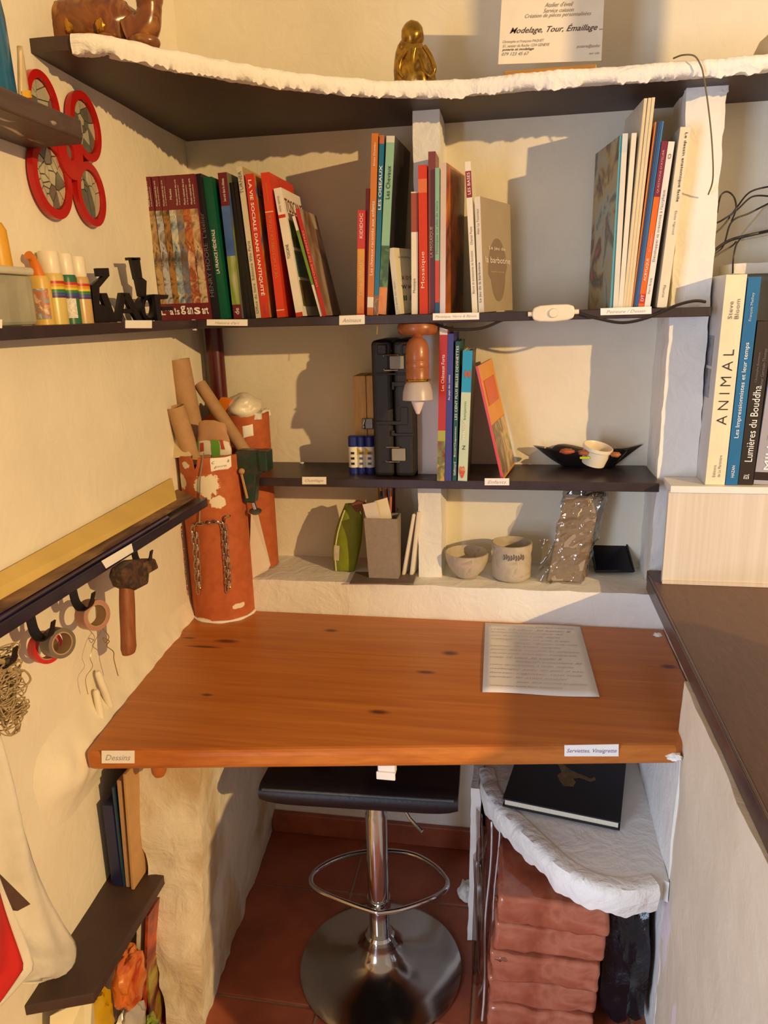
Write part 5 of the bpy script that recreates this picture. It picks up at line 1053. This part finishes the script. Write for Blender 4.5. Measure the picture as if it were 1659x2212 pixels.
mbr.grid(lambda u, v: at(325+(13 if int(v*4+.5) % 4 in (0, 3) else 20)*cos(2*pi*u), 657+(22 if int(v*4+.5) % 4 in (0, 3) else 29)*sin(2*pi*u), 'X', -.78)+Vector((-.018 if int(v*4+.5) % 4 in (2, 3) else 0, 0, 0)), 32, 4, True, True)
zmin = min(v.z for v in mbr.v)
for v in mbr.v: v.z += Z1+.0004-zmin
for pp in ([(277, 556), (303, 556), (304, 562), (278, 562)], [(284, 558), (302, 558), (308, 602), (294, 604)], [(295, 600), (308, 600), (317, 607), (316, 642), (303, 640)]): mbr.prism([at(x, y, 'X', -.78) for x, y in pp], (-.010, .004, 0))
obj('metal_letter', mbr, M_BLKM, label='tall black letter with ring foot and bent stem', cat='letter', group=Gl, smooth=None, merge=False)
letter('black letter with two bars at the right end of the letters', [[(333, 628), (364, 630), (362, 638), (346, 640), (350, 686), (340, 686)], [(348, 655), (374, 655), (372, 663), (349, 664)]], X=-.765)

# hook shelf: papers and hooks
yy0, yy1 = .45, 1.6
M_YEL = mat('manila_yellow', '#d3b468', .7, var=.1, vs=8)
def slab(lbl, pts, z, th, m, name='paper_folder', cat='folder'):
    return obj(name, MB().prism([(x, y, z) for x, y in pts], (0, 0, th)), m, label=lbl, cat=cat, smooth=None, bev=.001)
def leaf(lbl, xa, za, xb, zb2, y0, y1, y1b, th, m):
    return obj('paper_folder', MB().hexa([(xa(y0), y0, za), (xb, y0, zb2), (xb-.004, y1b, zb2), (xa(y1), y1, za), (xa(y0), y0, za+th), (xb, y0, zb2+th), (xb-.004, y1b, zb2+th), (xa(y1), y1, za+th)]), m, label=lbl, cat='folder', smooth=None)
leaf('long yellow manila folder leaning up against the left wall', lambda y: XL(y)+.006, ZH+.040, -.772, ZH+.0125, .5, 1.66, 1.56, .004, M_YEL)
leaf('worn brown folder under the yellow folder', lambda y: -.806, ZH+.0185, -.752, ZH+.0052, .88, 1.63, 1.61, .0035, art('worn_brown_folder', ['#6a4632', '#4a3028', '#8a6a48', '#35241f'], 14, .6, (1, .3, 1)))
slab('dark blue plastic sleeve on the hook shelf', [(-.79, .5), (-.739, .5), (-.742, 1.45), (-.79, 1.5)], ZH+.0005, .0036, art('violet_sleeve', ['#241a4a', '#1a1430', '#3a3060', '#5a4a6a'], 6, .25, (1, .4, 1)), 'plastic_sleeve', 'sleeve')
def hook(px, py_top, tip, lbl):
    p = at(px, py_top, 'X', XH+.006); y = p.y
    h = thing('hook', lbl, 'hook', (XH-.01, y, ZH-.02), 'flat black iron hooks under the hook shelf')
    ztip = at(tip[0], tip[1], 'X', XH+.05).z
    zb_ = ztip-.030
    path_ = catmull([(XH-.006, y, ZH-.0205), (XH-.006, y, zb_+.035), (XH-.003, y, zb_+.012), (XH+.007, y+.001, zb_), (XH+.021, y+.003, zb_+.005), (XH+.030, y+.004, ztip)], 6)
    def hf(u, v):
        i = int(u*(len(path_)-1)+.5); w_ = (.010, .010, -.010, -.010)[int(v*4+.5) % 4]*(1 if u < .6 else .75 if u < .9 else .5); d_ = (-.0013, .0013, .0013, -.0013)[int(v*4+.5) % 4]
        t = (path_[min(i+1, len(path_)-1)]-path_[max(0, i-1)]).normalized(); nrm = Vector((t.z, 0, -t.x)).normalized(); return path_[i]+Vector((0, w_, 0))+nrm*d_
    mbh = MB().grid(hf, len(path_), 4, False, True); mbh.f += [(0, 1, 2, 3), tuple((len(path_)-1)*4+k for k in range(4))]
    obj('strap', mbh, M_BLKM, h, smooth=.9)
    return Vector((XH+.010, y+.004, zb_+.004))
H1 = hook(300, 1180, (336, 1198), 'black iron hook carrying the hammer'); H2 = hook(170, 1270, (212, 1290), 'black iron hook carrying the pink tape roll')
H3 = hook(80, 1330, (130, 1350), 'black iron hook carrying two tape rolls'); H4 = hook(-5, 1385, (38, 1415), 'black iron hook carrying the twine')
# hammer
hm = thing('hammer', 'club hammer with rusty head and worn wooden handle', 'hammer', at(280, 1412, 'X', -.745))
XHm = -.738
hp = [at(x, y, 'X', XHm) for x, y in ((238, 1226), (262, 1210), (305, 1206), (314, 1228), (292, 1240), (290, 1262), (262, 1276), (242, 1268), (232, 1245))]
obj('head', MB().prism(hp, (.030, .004, 0)), art('rusty_iron', ['#3a2a22', '#5a3a28', '#2a201c', '#6a4a30'], 40, .6), hm, smooth=None, bev=.005)
hA, hB = at(273, 1262, 'X', -.725), at(278, 1410, 'X', -.725)
def hnd(u, v):
    a = 2*pi*u; p = hA.lerp(hB, v); r = .0155+.003*v+.001*sin(v*6); k = 1 if v < .97 else .8
    return p+Vector((r*.8*k*sin(a), r*k*cos(a), 0))
mbh = MB().grid(hnd, 18, 14, True, False); mbh.f += [tuple(i*14 for i in range(18)), tuple(i*14+13 for i in range(18))]
obj('handle', mbh, mat('worn_ash_wood', '#8a4f28', .5, var=.25, vs=40, stretch=(4, 4, .4)), hm, smooth=.9)
# tape rolls
def tape(lbl, cen, r, wdt, m, ax=(.92, -.35, .1), grp='tape rolls on the hooks'):
    t = thing('tape_roll', lbl, 'tape', cen, grp); ri = r*.68
    obj('tape', MB().lathe([(ri+.002, -wdt/2), (r, -wdt/2), (r, wdt/2), (ri+.002, wdt/2), (ri+.002, -wdt/2)], cen, ax, 40, cap=False), m, t)
    obj('core', MB().lathe([(ri, -wdt/2), (ri+.002, -wdt/2), (ri+.002, wdt/2), (ri, wdt/2), (ri, -wdt/2)], cen, ax, 40, cap=False), mat('card_core', '#a98862', .8), t); return t
r_ = .026
c1 = at(200, 1328, 'X', -.735); tape('pinkish clear tape roll hanging on a hook', c1, .0275, .026, mat('pink_tape', '#b07f6a', .25, var=.06, alpha=.93))
c2 = at(125, 1388, 'X', -.722); tape('grey adhesive tape roll in front of the red one', c2, .0245, .024, mat('grey_tape', '#6f6252', .3, var=.1))
c3 = at(98, 1398, 'X', -.755); tape('bright red tape roll behind the grey one', c3, .0265, .018, cm('#c4221c', .35))
# twine hank
tw = thing('twine', 'tangled hank of natural twine hanging at the left picture edge', 'twine', at(20, 1500, 'X', -.73))
random.seed(9); M_TWI = mat('jute', '#a58f68', .9, var=.2, vs=200)
cT = at(15, 1490, 'X', -.735)
pts = []
for k in range(900):
    t = k*.42; z = .048*sin(k*.017*pi)+.008*sin(t*.31); rr = .018+.005*sin(t*.7)+.002*random.random()
    pts.append(cT+Vector((.010*cos(t*1.3)*1.2, rr*1.25*cos(t+.3*sin(t*.2)), z+rr*.8*sin(t)*.7)))
obj('twine_coil', MB().tube(pts, .0011, 5), M_TWI, tw, smooth=1.0)
obj('twine_loop', MB().tube(catmull([at(30, 1445, 'X', -.72), at(55, 1450, 'X', -.72), at(66, 1468, 'X', -.72), at(50, 1485, 'X', -.72), at(30, 1490, 'X', -.72)], 6), .0016, 6), M_TWI, tw)
obj('twine_tail', MB().tube(catmull([at(25, 1530, 'X', -.73), at(33, 1555, 'X', -.73), at(40, 1580, 'X', -.73)], 5), .0026, 6), M_TWI, tw)
obj('twine_tie', MB().tube(catmull([at(-12, 1425, 'X', -.73), at(12, 1432, 'X', -.725), at(22, 1450, 'X', -.72)], 5), .004, 6), M_TWI, tw)
# thin wire and two pegs
wr = thing('wire', 'fine kinked wire hanging from the pink tape roll', 'wire', at(230, 1380, 'X', -.76))
wp = catmull([at(x, y, 'X', -.765) for x, y in ((222, 1358), (235, 1375), (228, 1388), (222, 1378), (236, 1385), (230, 1395), (245, 1408), (246, 1425), (255, 1460))], 6)
obj('strand', MB().tube(wp, .0009, 5), mat('thin_wire', '#a08a62', .3, .7), wr)
wp = catmull([at(x, y, 'X', -.785) for x, y in ((218, 1365), (205, 1385), (195, 1420), (200, 1440), (185, 1465), (190, 1500))], 6)
obj('strand', MB().tube(wp, .0006, 5), mat('thin_wire', '#a08a62'), wr)
for i, (tp, bt_) in enumerate((((210, 1450), (238, 1525)), ((207, 1490), (220, 1560)))):
    a = lw(*tp, .012); e = lw(*bt_, .02)
    obj('plaster_stick', MB().tube([a, a.lerp(e, .08), a.lerp(e, .6), e], [.004, .0065, .0075, .006], 12), M_PL, label='white plaster stick leaning on the wall above the desk, %s one' % ('upper', 'lower')[i], cat='stick')

# ================================================================== top shelf things
ZTT = ZT+.0265
qb = at(225, 92, 'Z', ZTT)
an = thing('animal_figure', 'brown glazed clay animal figure on the left of the top shelf', 'figurine', (-.72, 1.40, ZTT))
M_ANI = art('brown_glaze', ['#5a3216', '#8a5224', '#6e3c1a', '#a8702e', '#7a451d'], 16, .25)
aY = 1.42
mb = MB()
cA = at(200, 45, 'Y', aY); cA.z = ZTT+.05
mb.blob(cA, (.090, .055, .052), 36, 24, lambda d: 1+.10*nz(d*1.6, 1.5, 3)+.04*nz(d*5, 1.5, 4))
cH = at(148, 50, 'Y', aY-.02); cH.z = ZTT+.046
mb.blob(cH, (.040, .036, .046), 28, 20, lambda d: 1+.12*nz(d*2.2, 1.5, 7))
for x, yv in ((140, -.045), (195, -.05), (230, -.045)):
    p = at(x, 80, 'Y', aY+yv); p.z = ZTT+.012; mb.blob(p, (.022, .018, .013), 18, 12, lambda d: 1+.15*nz(d*2, 1.5, 2))
nk = [at(285, 75, 'Y', aY), at(312, 60, 'Y', aY), at(322, 30, 'Y', aY), at(322, 0, 'Y', aY), at(325, -30, 'Y', aY)]
nk[0].z = max(nk[0].z, ZTT+.03); nk[1].z = max(nk[1].z, ZTT+.034)
mb.tube(catmull(nk, 5), [.036, .034, .032, .031, .029, .027, .026, .025, .024, .023, .022, .0215, .022, .022, .023, .024, .024, .024, .022, .018, .010], 18)
pf_ = at(308, 85, 'Y', aY-.01); pf_.z = ZTT+.015; mb.blob(pf_, (.032, .026, .016), 20, 12)
obj('body', mb, M_ANI, an, smooth=1.2, merge=False)
for s in (0, 1):
    p = at((148, 216)[s], 55, 'Y', aY-.052); obj('gold_patch', MB().blob(p, (.008, .004, .011), 16, 10, lambda d: 1+.5*nz(d*2, 1.4, s)), mat('gold_leaf', '#b8862a', .3, .7, var=.2), an)
# gold figure
sY = 1.752; gs = thing('figurine', 'gilded seated figure with bowed round head on the top shelf', 'figurine', (at(900, 170, 'Y', sY).x, sY, ZTT))
M_GILD = art('gilt', ['#5e4214', '#8f6a22', '#a8802c', '#6e4c18', '#c9a040'], 26, .25); 
MATS['gilt'].node_tree.nodes['Principled BSDF'].inputs['Metallic'].default_value = .75
mb = MB(); xb = at(900, 170, 'Y', sY).x
def body(u, v):
    a = 2*pi*u; prof = [(.046, 0), (.0475, .012), (.045, .03), (.040, .05), (.035, .066), (.028, .080), (.021, .088), (.010, .092)]
    r, h = prof[int(v*7+.5)]; off = -.004-.010*(h/.09)
    dr = 1+.07*sin(5*a+h*40)*(1-h/.1)+.05*nz((cos(a)*2, sin(a)*2, h*30), 1.3, 5)
    return Vector((xb+off+r*dr*cos(a)*.95, sY+r*dr*sin(a)*.8, ZTT+h))
mb.grid(body, 40, 8, True, False); mb.f += [tuple(i*8 for i in range(40)), tuple(i*8+7 for i in range(40))]
hc = at(891, 78, 'Y', sY-.004); mb.blob(hc, (.024, .024, .029), 24, 18, lambda d: 1+.06*nz(d*2, 1.5, 6))
obj('robed_body', mb, M_GILD, gs, smooth=1.2, merge=False)
for s, pts in ((0, [(878, 106), (866, 128), (862, 152), (872, 168)]), (1, [(916, 100), (930, 122), (938, 148), (930, 164), (914, 150)]), (2, [(896, 104), (892, 130), (898, 168)])):
    obj('sleeve_fold', MB().tube(catmull([at(x, y, 'Y', sY-.031) for x, y in pts], 6), .0048, 10), M_GILD, gs)
# notice in wooden block
nt_ = thing('notice', 'white printed pottery notice standing in a wooden block on the top shelf', 'notice', at(1190, 145, 'Y', 1.78))
b0, b1 = at(1089, 150, 'Y', 1.765), at(1289, 142, 'Y', 1.765); zn = ZTT+.001
obj('wood_block', MB().obox(Vector((b0.x, 1.765, zn)), (b1.x-b0.x, 0, 0), (0, .035, 0), (0, 0, .019)), mat('varnished_block', '#b5813a', .35, var=.2, vs=30, stretch=(.5, 8, 8)), nt_, smooth=None, bev=.002)
obj('block_base', MB().obox(Vector((b0.x-.0005, 1.7635, zn)), (b1.x-b0.x+.001, 0, 0), (0, .001, 0), (0, 0, .0095)), mat('dark_varnish', '#6a3f22', .35), nt_, smooth=None)
YN = 1.775; bl_ = at(1076, 139, 'Y', YN); br_ = at(1299, 131, 'Y', YN); tl_ = at(1086, -40, 'Y', YN); trr = at(1307, -40, 'Y', YN)
nd = [bl_, br_, br_+(trr-br_)*1.0, bl_+(tl_-bl_)*1.0]
sv = nd
shn = obj('sheet', MB().prism(nd, (0, .0012, 0)), mat('notice_paper', '#e6dcc6', .6, var=.03), nt_, smooth=None)
uN = (br_-bl_).normalized(); vN = (tl_-bl_).normalized()
def nline(s, x0, y, x1, h, m=M_BLACK, shear=.3, bold=0):
    a, e = at(x0, y, 'Y', YN), at(x1, y+(-.012*(x1-x0)), 'Y', YN); text(s, a+Vector((0, -.001, 0)), uN, vN, (e-a).length, (at(x0, y-h, 'Y', YN)-a).length, m, shn, 'lettering', shear=shear, bold=bold)
GI = mat('grey_print', '#8a7c6e', .8, var=0)
nline("Atelier d'éveil", 1177, 16, 1238, 10, GI, .35); nline('Service cuisson', 1174, 28, 1239, 9, GI, .35); nline('Création de pièces personnalisées', 1134, 42, 1276, 11, GI, .35)
nline('Modelage, Tour, Émaillage ..', 1101, 77, 1300, 20, mat('brown_black_print', '#3a2420', .7, var=0), .45, .005)
nline('Christophe et Françoise PAQUET', 1086, 95, 1175, 7, GI, .3); nline('51, sentier du Roche 1234 GENEVE', 1086, 104, 1187, 7, GI, .3); nline('poterie et modelage', 1085, 112, 1153, 7, mat('brown_black_print', '#3a2420'), .3, .01); nline('079 123 45 67', 1084, 121, 1143, 7, GI, .3)
nline('potterie@atelier', 1245, 106, 1296, 9, GI, .3); nline('sur rdv', 1272, 118, 1295, 5, GI, .3)
# thin grey cable over the shelf edge
o = obj('thin_cable', MB().tube(catmull([at(1455, 126, 'Y', 1.74), at(1475, 119, 'Y', 1.705), at(1500, 121, 'Y', 1.698), at(1514, 142, 'Y', 1.697), at(1520, 165, 'Y', 1.70), at(1530, 230, 'Y', 1.72), at(1538, 310, 'Y', 1.74), at(1540, 385, 'Y', 1.76), at(1530, 420, 'Y', 1.80)], 8), .0016, 6), mat('olive_cable', '#6a6040', .5, var=.05), label='thin olive cable hanging over the top shelf edge by the pillar', cat='cable')
p = at(1690, 118, 'Y', 1.80); p.z = ZTT
o = obj('rounded_cover', MB().lathe([(.060, .002), (.056, .02), (.045, .045), (.025, .062), (.0, .068)], p, seg=32), mat('beige_shade', '#cbb080', .7, var=.05), label='beige rounded cover at the far right end of the top shelf', cat='cover')

# ================================================================== right nook cables
Gk = 'tangled cables in the right nook'
cabs = [([(1525, 520), (1560, 490), (1590, 450), (1620, 415), (1665, 402)], 'topmost arching'), ([(1528, 485), (1552, 480), (1590, 455), (1625, 425), (1665, 424)], 'second arching'), ([(1549, 460), (1556, 425), (1570, 414), (1585, 425), (1590, 450), (1580, 478)], 'looped'),
        ([(1520, 565), (1545, 540), (1575, 520), (1610, 510), (1665, 498)], 'thick low'), ([(1522, 560), (1560, 535), (1580, 480), (1620, 460), (1665, 437)], 'rising middle'), ([(1583, 590), (1584, 560), (1590, 530), (1600, 515)], 'short hanging'), ([(1520, 575), (1548, 552), (1580, 532), (1590, 522)], 'lowest short')]
for i, (pts, d) in enumerate(cabs):
    P_ = catmull([at(x, y, 'Y', 1.845+.008*((k+i) % 3)) for k, (x, y) in enumerate(pts)], 8)
    obj('cable', MB().tube(P_, .0019 if i != 3 else .0034, 7), M_CAB, label='%s dark cable of the tangle beside the pillar' % d, cat='cable', group=Gk)
o = obj('plastic_wedge', MB().prism([at(x, y, 'Y', 1.875) for x, y in ((1598, 515), (1660, 440), (1700, 420), (1700, 500), (1610, 518))], (0, .03, 0)), mat('milky_plastic', '#bfb7a4', .35, var=.08), label='milky plastic wedge behind the cables at the right edge', cat='plastic', smooth=None, bev=.003)

# ================================================================== bottom left corner
# folders standing on the low shelf
def fold(lbl, pts, Y, th, m, name='folder', dy=0):
    return obj(name, MB().prism([at(x, y, 'Y', Y) for x, y in pts], (0, th, 0)), m, label=lbl, cat='folder', smooth=None, group='folders standing on the low board')
def stand(lbl, x0, x1, y0, y1, z1, m, lean=0, pages=None):
    # upright folder: spine faces the room (-Y)
    mb = MB().hexa([(x0, y0, ZLo+.0006), (x1, y0, ZLo+.0006), (x1, y1, ZLo+.0006), (x0, y1, ZLo+.0006), (x0+lean, y0, z1), (x1+lean, y0, z1), (x1+lean, y1, z1-.0), (x0+lean, y1, z1)])
    return obj('folder', mb, m, label=lbl, cat='folder', group='folders standing on the low board', smooth=None, bev=.0015)
FY = 1.135
zf = lambda x, y: at(x, y, 'Y', FY).z
stand('navy ring binder standing nearest the left wall', -.793, -.770, FY, 1.25, zf(225, 1740), mat('navy_binder', '#1b1f4a', .35, var=.15), .004)
stand('dark teal booklet between binder and kraft folder', -.769, -.763, FY, 1.25, zf(250, 1702), cm('#173a52', .35), .006)
stand('brown kraft folder with dark gap standing upright', -.762, -.752, FY, 1.25, zf(270, 1688), M_KRAFT, .012)
stand('wide kraft envelope at the right of the low board', -.748, -.741, FY-.005, 1.25, zf(300, 1672), mat('kraft_light', '#b8905f', .75, var=.08), .016)
stand('dark brown tall card behind the binder', -.785, -.778, 1.245, 1.257, .70, M_BROWN, .0)
# white cloth hanging at left front
CLP = catmull([(-25, 1560, 0), (12, 1690, 0), (50, 1810, 0), (92, 1915, 0), (140, 1995, 0), (172, 2035, 0), (182, 2060, 0), (176, 2085, 0), (150, 2102, 0), (115, 2110, 0)], 5)
def cloth(u, v):
    q = CLP[int(v*(len(CLP)-1)+.5)]; x = -220+(q.x+220)*u; p = at(x, q.y+60*(1-u)*v, 'X', -.728-.04*(1-v)); return p+Vector((.010*sin(u*21+v*3)*(1-.4*v)+.008*sin(u*9-v*7)+.004*sin(u*40+v*11), 0, 0))
o = obj('white_cloth', MB().grid(cloth, 40, 30), mat('white_linen', '#d9d3c4', .85, var=.05, bs=40, bst=.3), label='white cloth hanging at the lower left picture edge', cat='cloth', smooth=1.2); sd = o.modifiers.new('thick', 'SOLIDIFY'); sd.thickness = .002
def rcl(u, v):
    yp = 1885+285*v; xr = 2+100*v-28*v*v*v*v if v < .72 else 66-70*(v-.72)/.28; xl = -90; p = at(xl+(xr-xl)*u, yp, 'X', -.690); return p+Vector((.006*sin(u*11+v*4), 0, 0))
rd = thing('striped_cloth', 'red cloth with white border hanging at the lower left edge', 'cloth', rcl(.5, .5))
ob = obj('red_field', MB().grid(lambda u, v: rcl(u*.90, v), 20, 20), cm('#c4201c', .8), rd, smooth=1.2); sd = ob.modifiers.new('thick', 'SOLIDIFY'); sd.thickness = .0015
ob = obj('white_border', MB().grid(lambda u, v: rcl(.90+.10*u, v), 5, 20), mat('white_linen', '#d9d3c4'), rd, smooth=1.2); sd = ob.modifiers.new('thick', 'SOLIDIFY'); sd.thickness = .0015
o = obj('wood_batten', MB().prism([at(x, y, 'X', -.712) for x, y in ((-60, 1850), (0, 1888), (66, 1953), (38, 1968), (-60, 1900))], (-.012, 0, 0)), mat('dark_batten', '#5a4030', .6, vs=60), label='short dark wooden batten above the red cloth', cat='batten', smooth=None)
# below the low board
o = obj('white_box', MB().hexa([at(x, y, 'Z', .25) for x, y in ((105, 2330), (190, 2330), (205, 2215), (130, 2250))]+[at(x, y, 'Z', .355) for x, y in ((108, 2195), (180, 2160), (200, 2138), (140, 2175))]), mat('ivory_board', '#e2dab8', .6, var=.04), label='ivory cardboard box under the low board', cat='box', smooth=None)
Gm = 'magazines and bags below the low board'
def mag(lbl, x0, x1, y0, y1, z1, m, lean=.03):
    mb = MB().hexa([(x0, y0, .002), (x1, y0, .002), (x1, y1, .002), (x0, y1, .002), (x0+lean, y0, z1), (x1+lean, y0, z1), (x1+lean, y1, z1), (x0+lean, y1, z1)])
    return obj('magazine', mb, m, label=lbl, cat='magazine', group=Gm, smooth=None)
mag('red and orange magazine tallest below the low board', -.770, -.764, 1.125, 1.19, .345, art('mag_red', ['#a8321f', '#c8552a', '#6a2a2a', '#d98a4a'], 10, .35), .05)
mag('thin yellow white magazine beside the red one', -.788, -.783, 1.125, 1.19, .350, art('mag_yel', ['#b8a03a', '#ddd6c0', '#8a7a3a'], 9, .35), .05)
mag('dark magazine lowest against the support panel', -.752, -.747, 1.13, 1.19, .25, art('mag_dark', ['#2a2a2a', '#7a2a2a', '#a8a03a', '#3a5a5a'], 14, .3), .015)
def crum(d, i=0): return 1+.28*nz(d*1.8, 1.3, i)+.14*nz(d*4.5, 1.2, i+3)
o = obj('sweet_bag', MB().blob((-.772, .985, .215), (.028, .05, .07), 26, 18, lambda d: crum(d, 2)), cm('#c9a318', .3), label='bright yellow plastic bag under the low board', cat='bag', group=Gm)
o = obj('sweet_bag', MB().blob((-.738, 1.068, .245), (.026, .045, .06), 26, 18, lambda d: crum(d, 5)), art('orange_bag', ['#c8551f', '#d9803a', '#a8341c', '#d9b88a'], 14, .3), label='orange printed plastic bag under the low board', cat='bag', group=Gm)
o = obj('sweet_bag', MB().blob((-.748, 1.06, .12), (.026, .045, .065), 26, 18, lambda d: crum(d, 9)), mat('silver_bag', '#c0bcb4', .25, .2, var=.1), label='silvery white plastic bag under the low board', cat='bag', group=Gm)
o = obj('sweet_bag', MB().blob((-.722, 1.09, .062), (.018, .03, .058), 26, 18, lambda d: crum(d, 12)), art('mixed_bag', ['#b8281f', '#8aa02a', '#2a2a35', '#d9d0c0'], 22, .3), label='red and green printed bag on the floor by the support panel', cat='bag', group=Gm)
o = obj('sweet_bag', MB().blob((-.772, .985, .075), (.024, .045, .066), 26, 18, lambda d: crum(d, 15)), art('pink_bag', ['#c8305a', '#d9a03a', '#3a4a8a', '#e0d0c0'], 18, .3), label='pink and yellow printed bag at the bottom left', cat='bag', group=Gm)
# ================================================================== last small things
an_ = [o for o in COL.objects if o.type == 'EMPTY' and o.get('label', '').startswith('very thick cream art book')][0]
cv_ = [o for o in an_.children if o.name.startswith('cover_print')][0]
vs = [v.co for v in cv_.data.vertices]; o0, r_, d_, u_ = vs[0]+OFF[an_.name], vs[1]-vs[0], vs[3]-vs[0], vs[4]-vs[0]
for k, (v0, v1) in enumerate(((.575, .72), (.42, .56))):
    obj('jacket_photo', MB().obox(o0-r_.normalized()*.0006+d_*.19+u_*v0, r_.normalized()*.0005, d_*.2, u_*(v1-v0)), art('jacket_%d' % k, ['#5a5a60', '#8a8a90', '#3a3a40'], 18, .4), an_, smooth=None)
fh = lambda a, b: at(a, b, 'X', XH+.0005)
paper_label(h2, [fh(228, 1228), fh(287, 1192), fh(283, 1174), fh(218, 1212)])
q = at(652, 1000, 'Z', ZM+.003)
obj('plaster_crumb', MB().blob(q, (.006, .004, .003), 12, 8, lambda d: 1+.4*nz(d*2, 1.3, 4)), M_PLR, label='tiny white plaster crumb on the middle shelf left of the glue sticks', cat='crumb')
for i, (x, y, s_) in enumerate(((1420, 1372, .010), (1455, 1628, .016), (1465, 1395, .006))):
    q = at(x, y, 'Z', ZD+.002) if i != 1 else Vector((.297, 1.246, .728))
    obj('plaster_crumb', MB().blob(q, (s_, s_*.7, s_*.5), 14, 9, lambda d: 1+.5*nz(d*2, 1.3, 6+i)), M_PLR, label=('white plaster dab at the back right corner of the desk', 'white plaster dab on the front right corner of the desk', 'white plaster dab where the desk meets the counter edge')[i], cat='plaster')
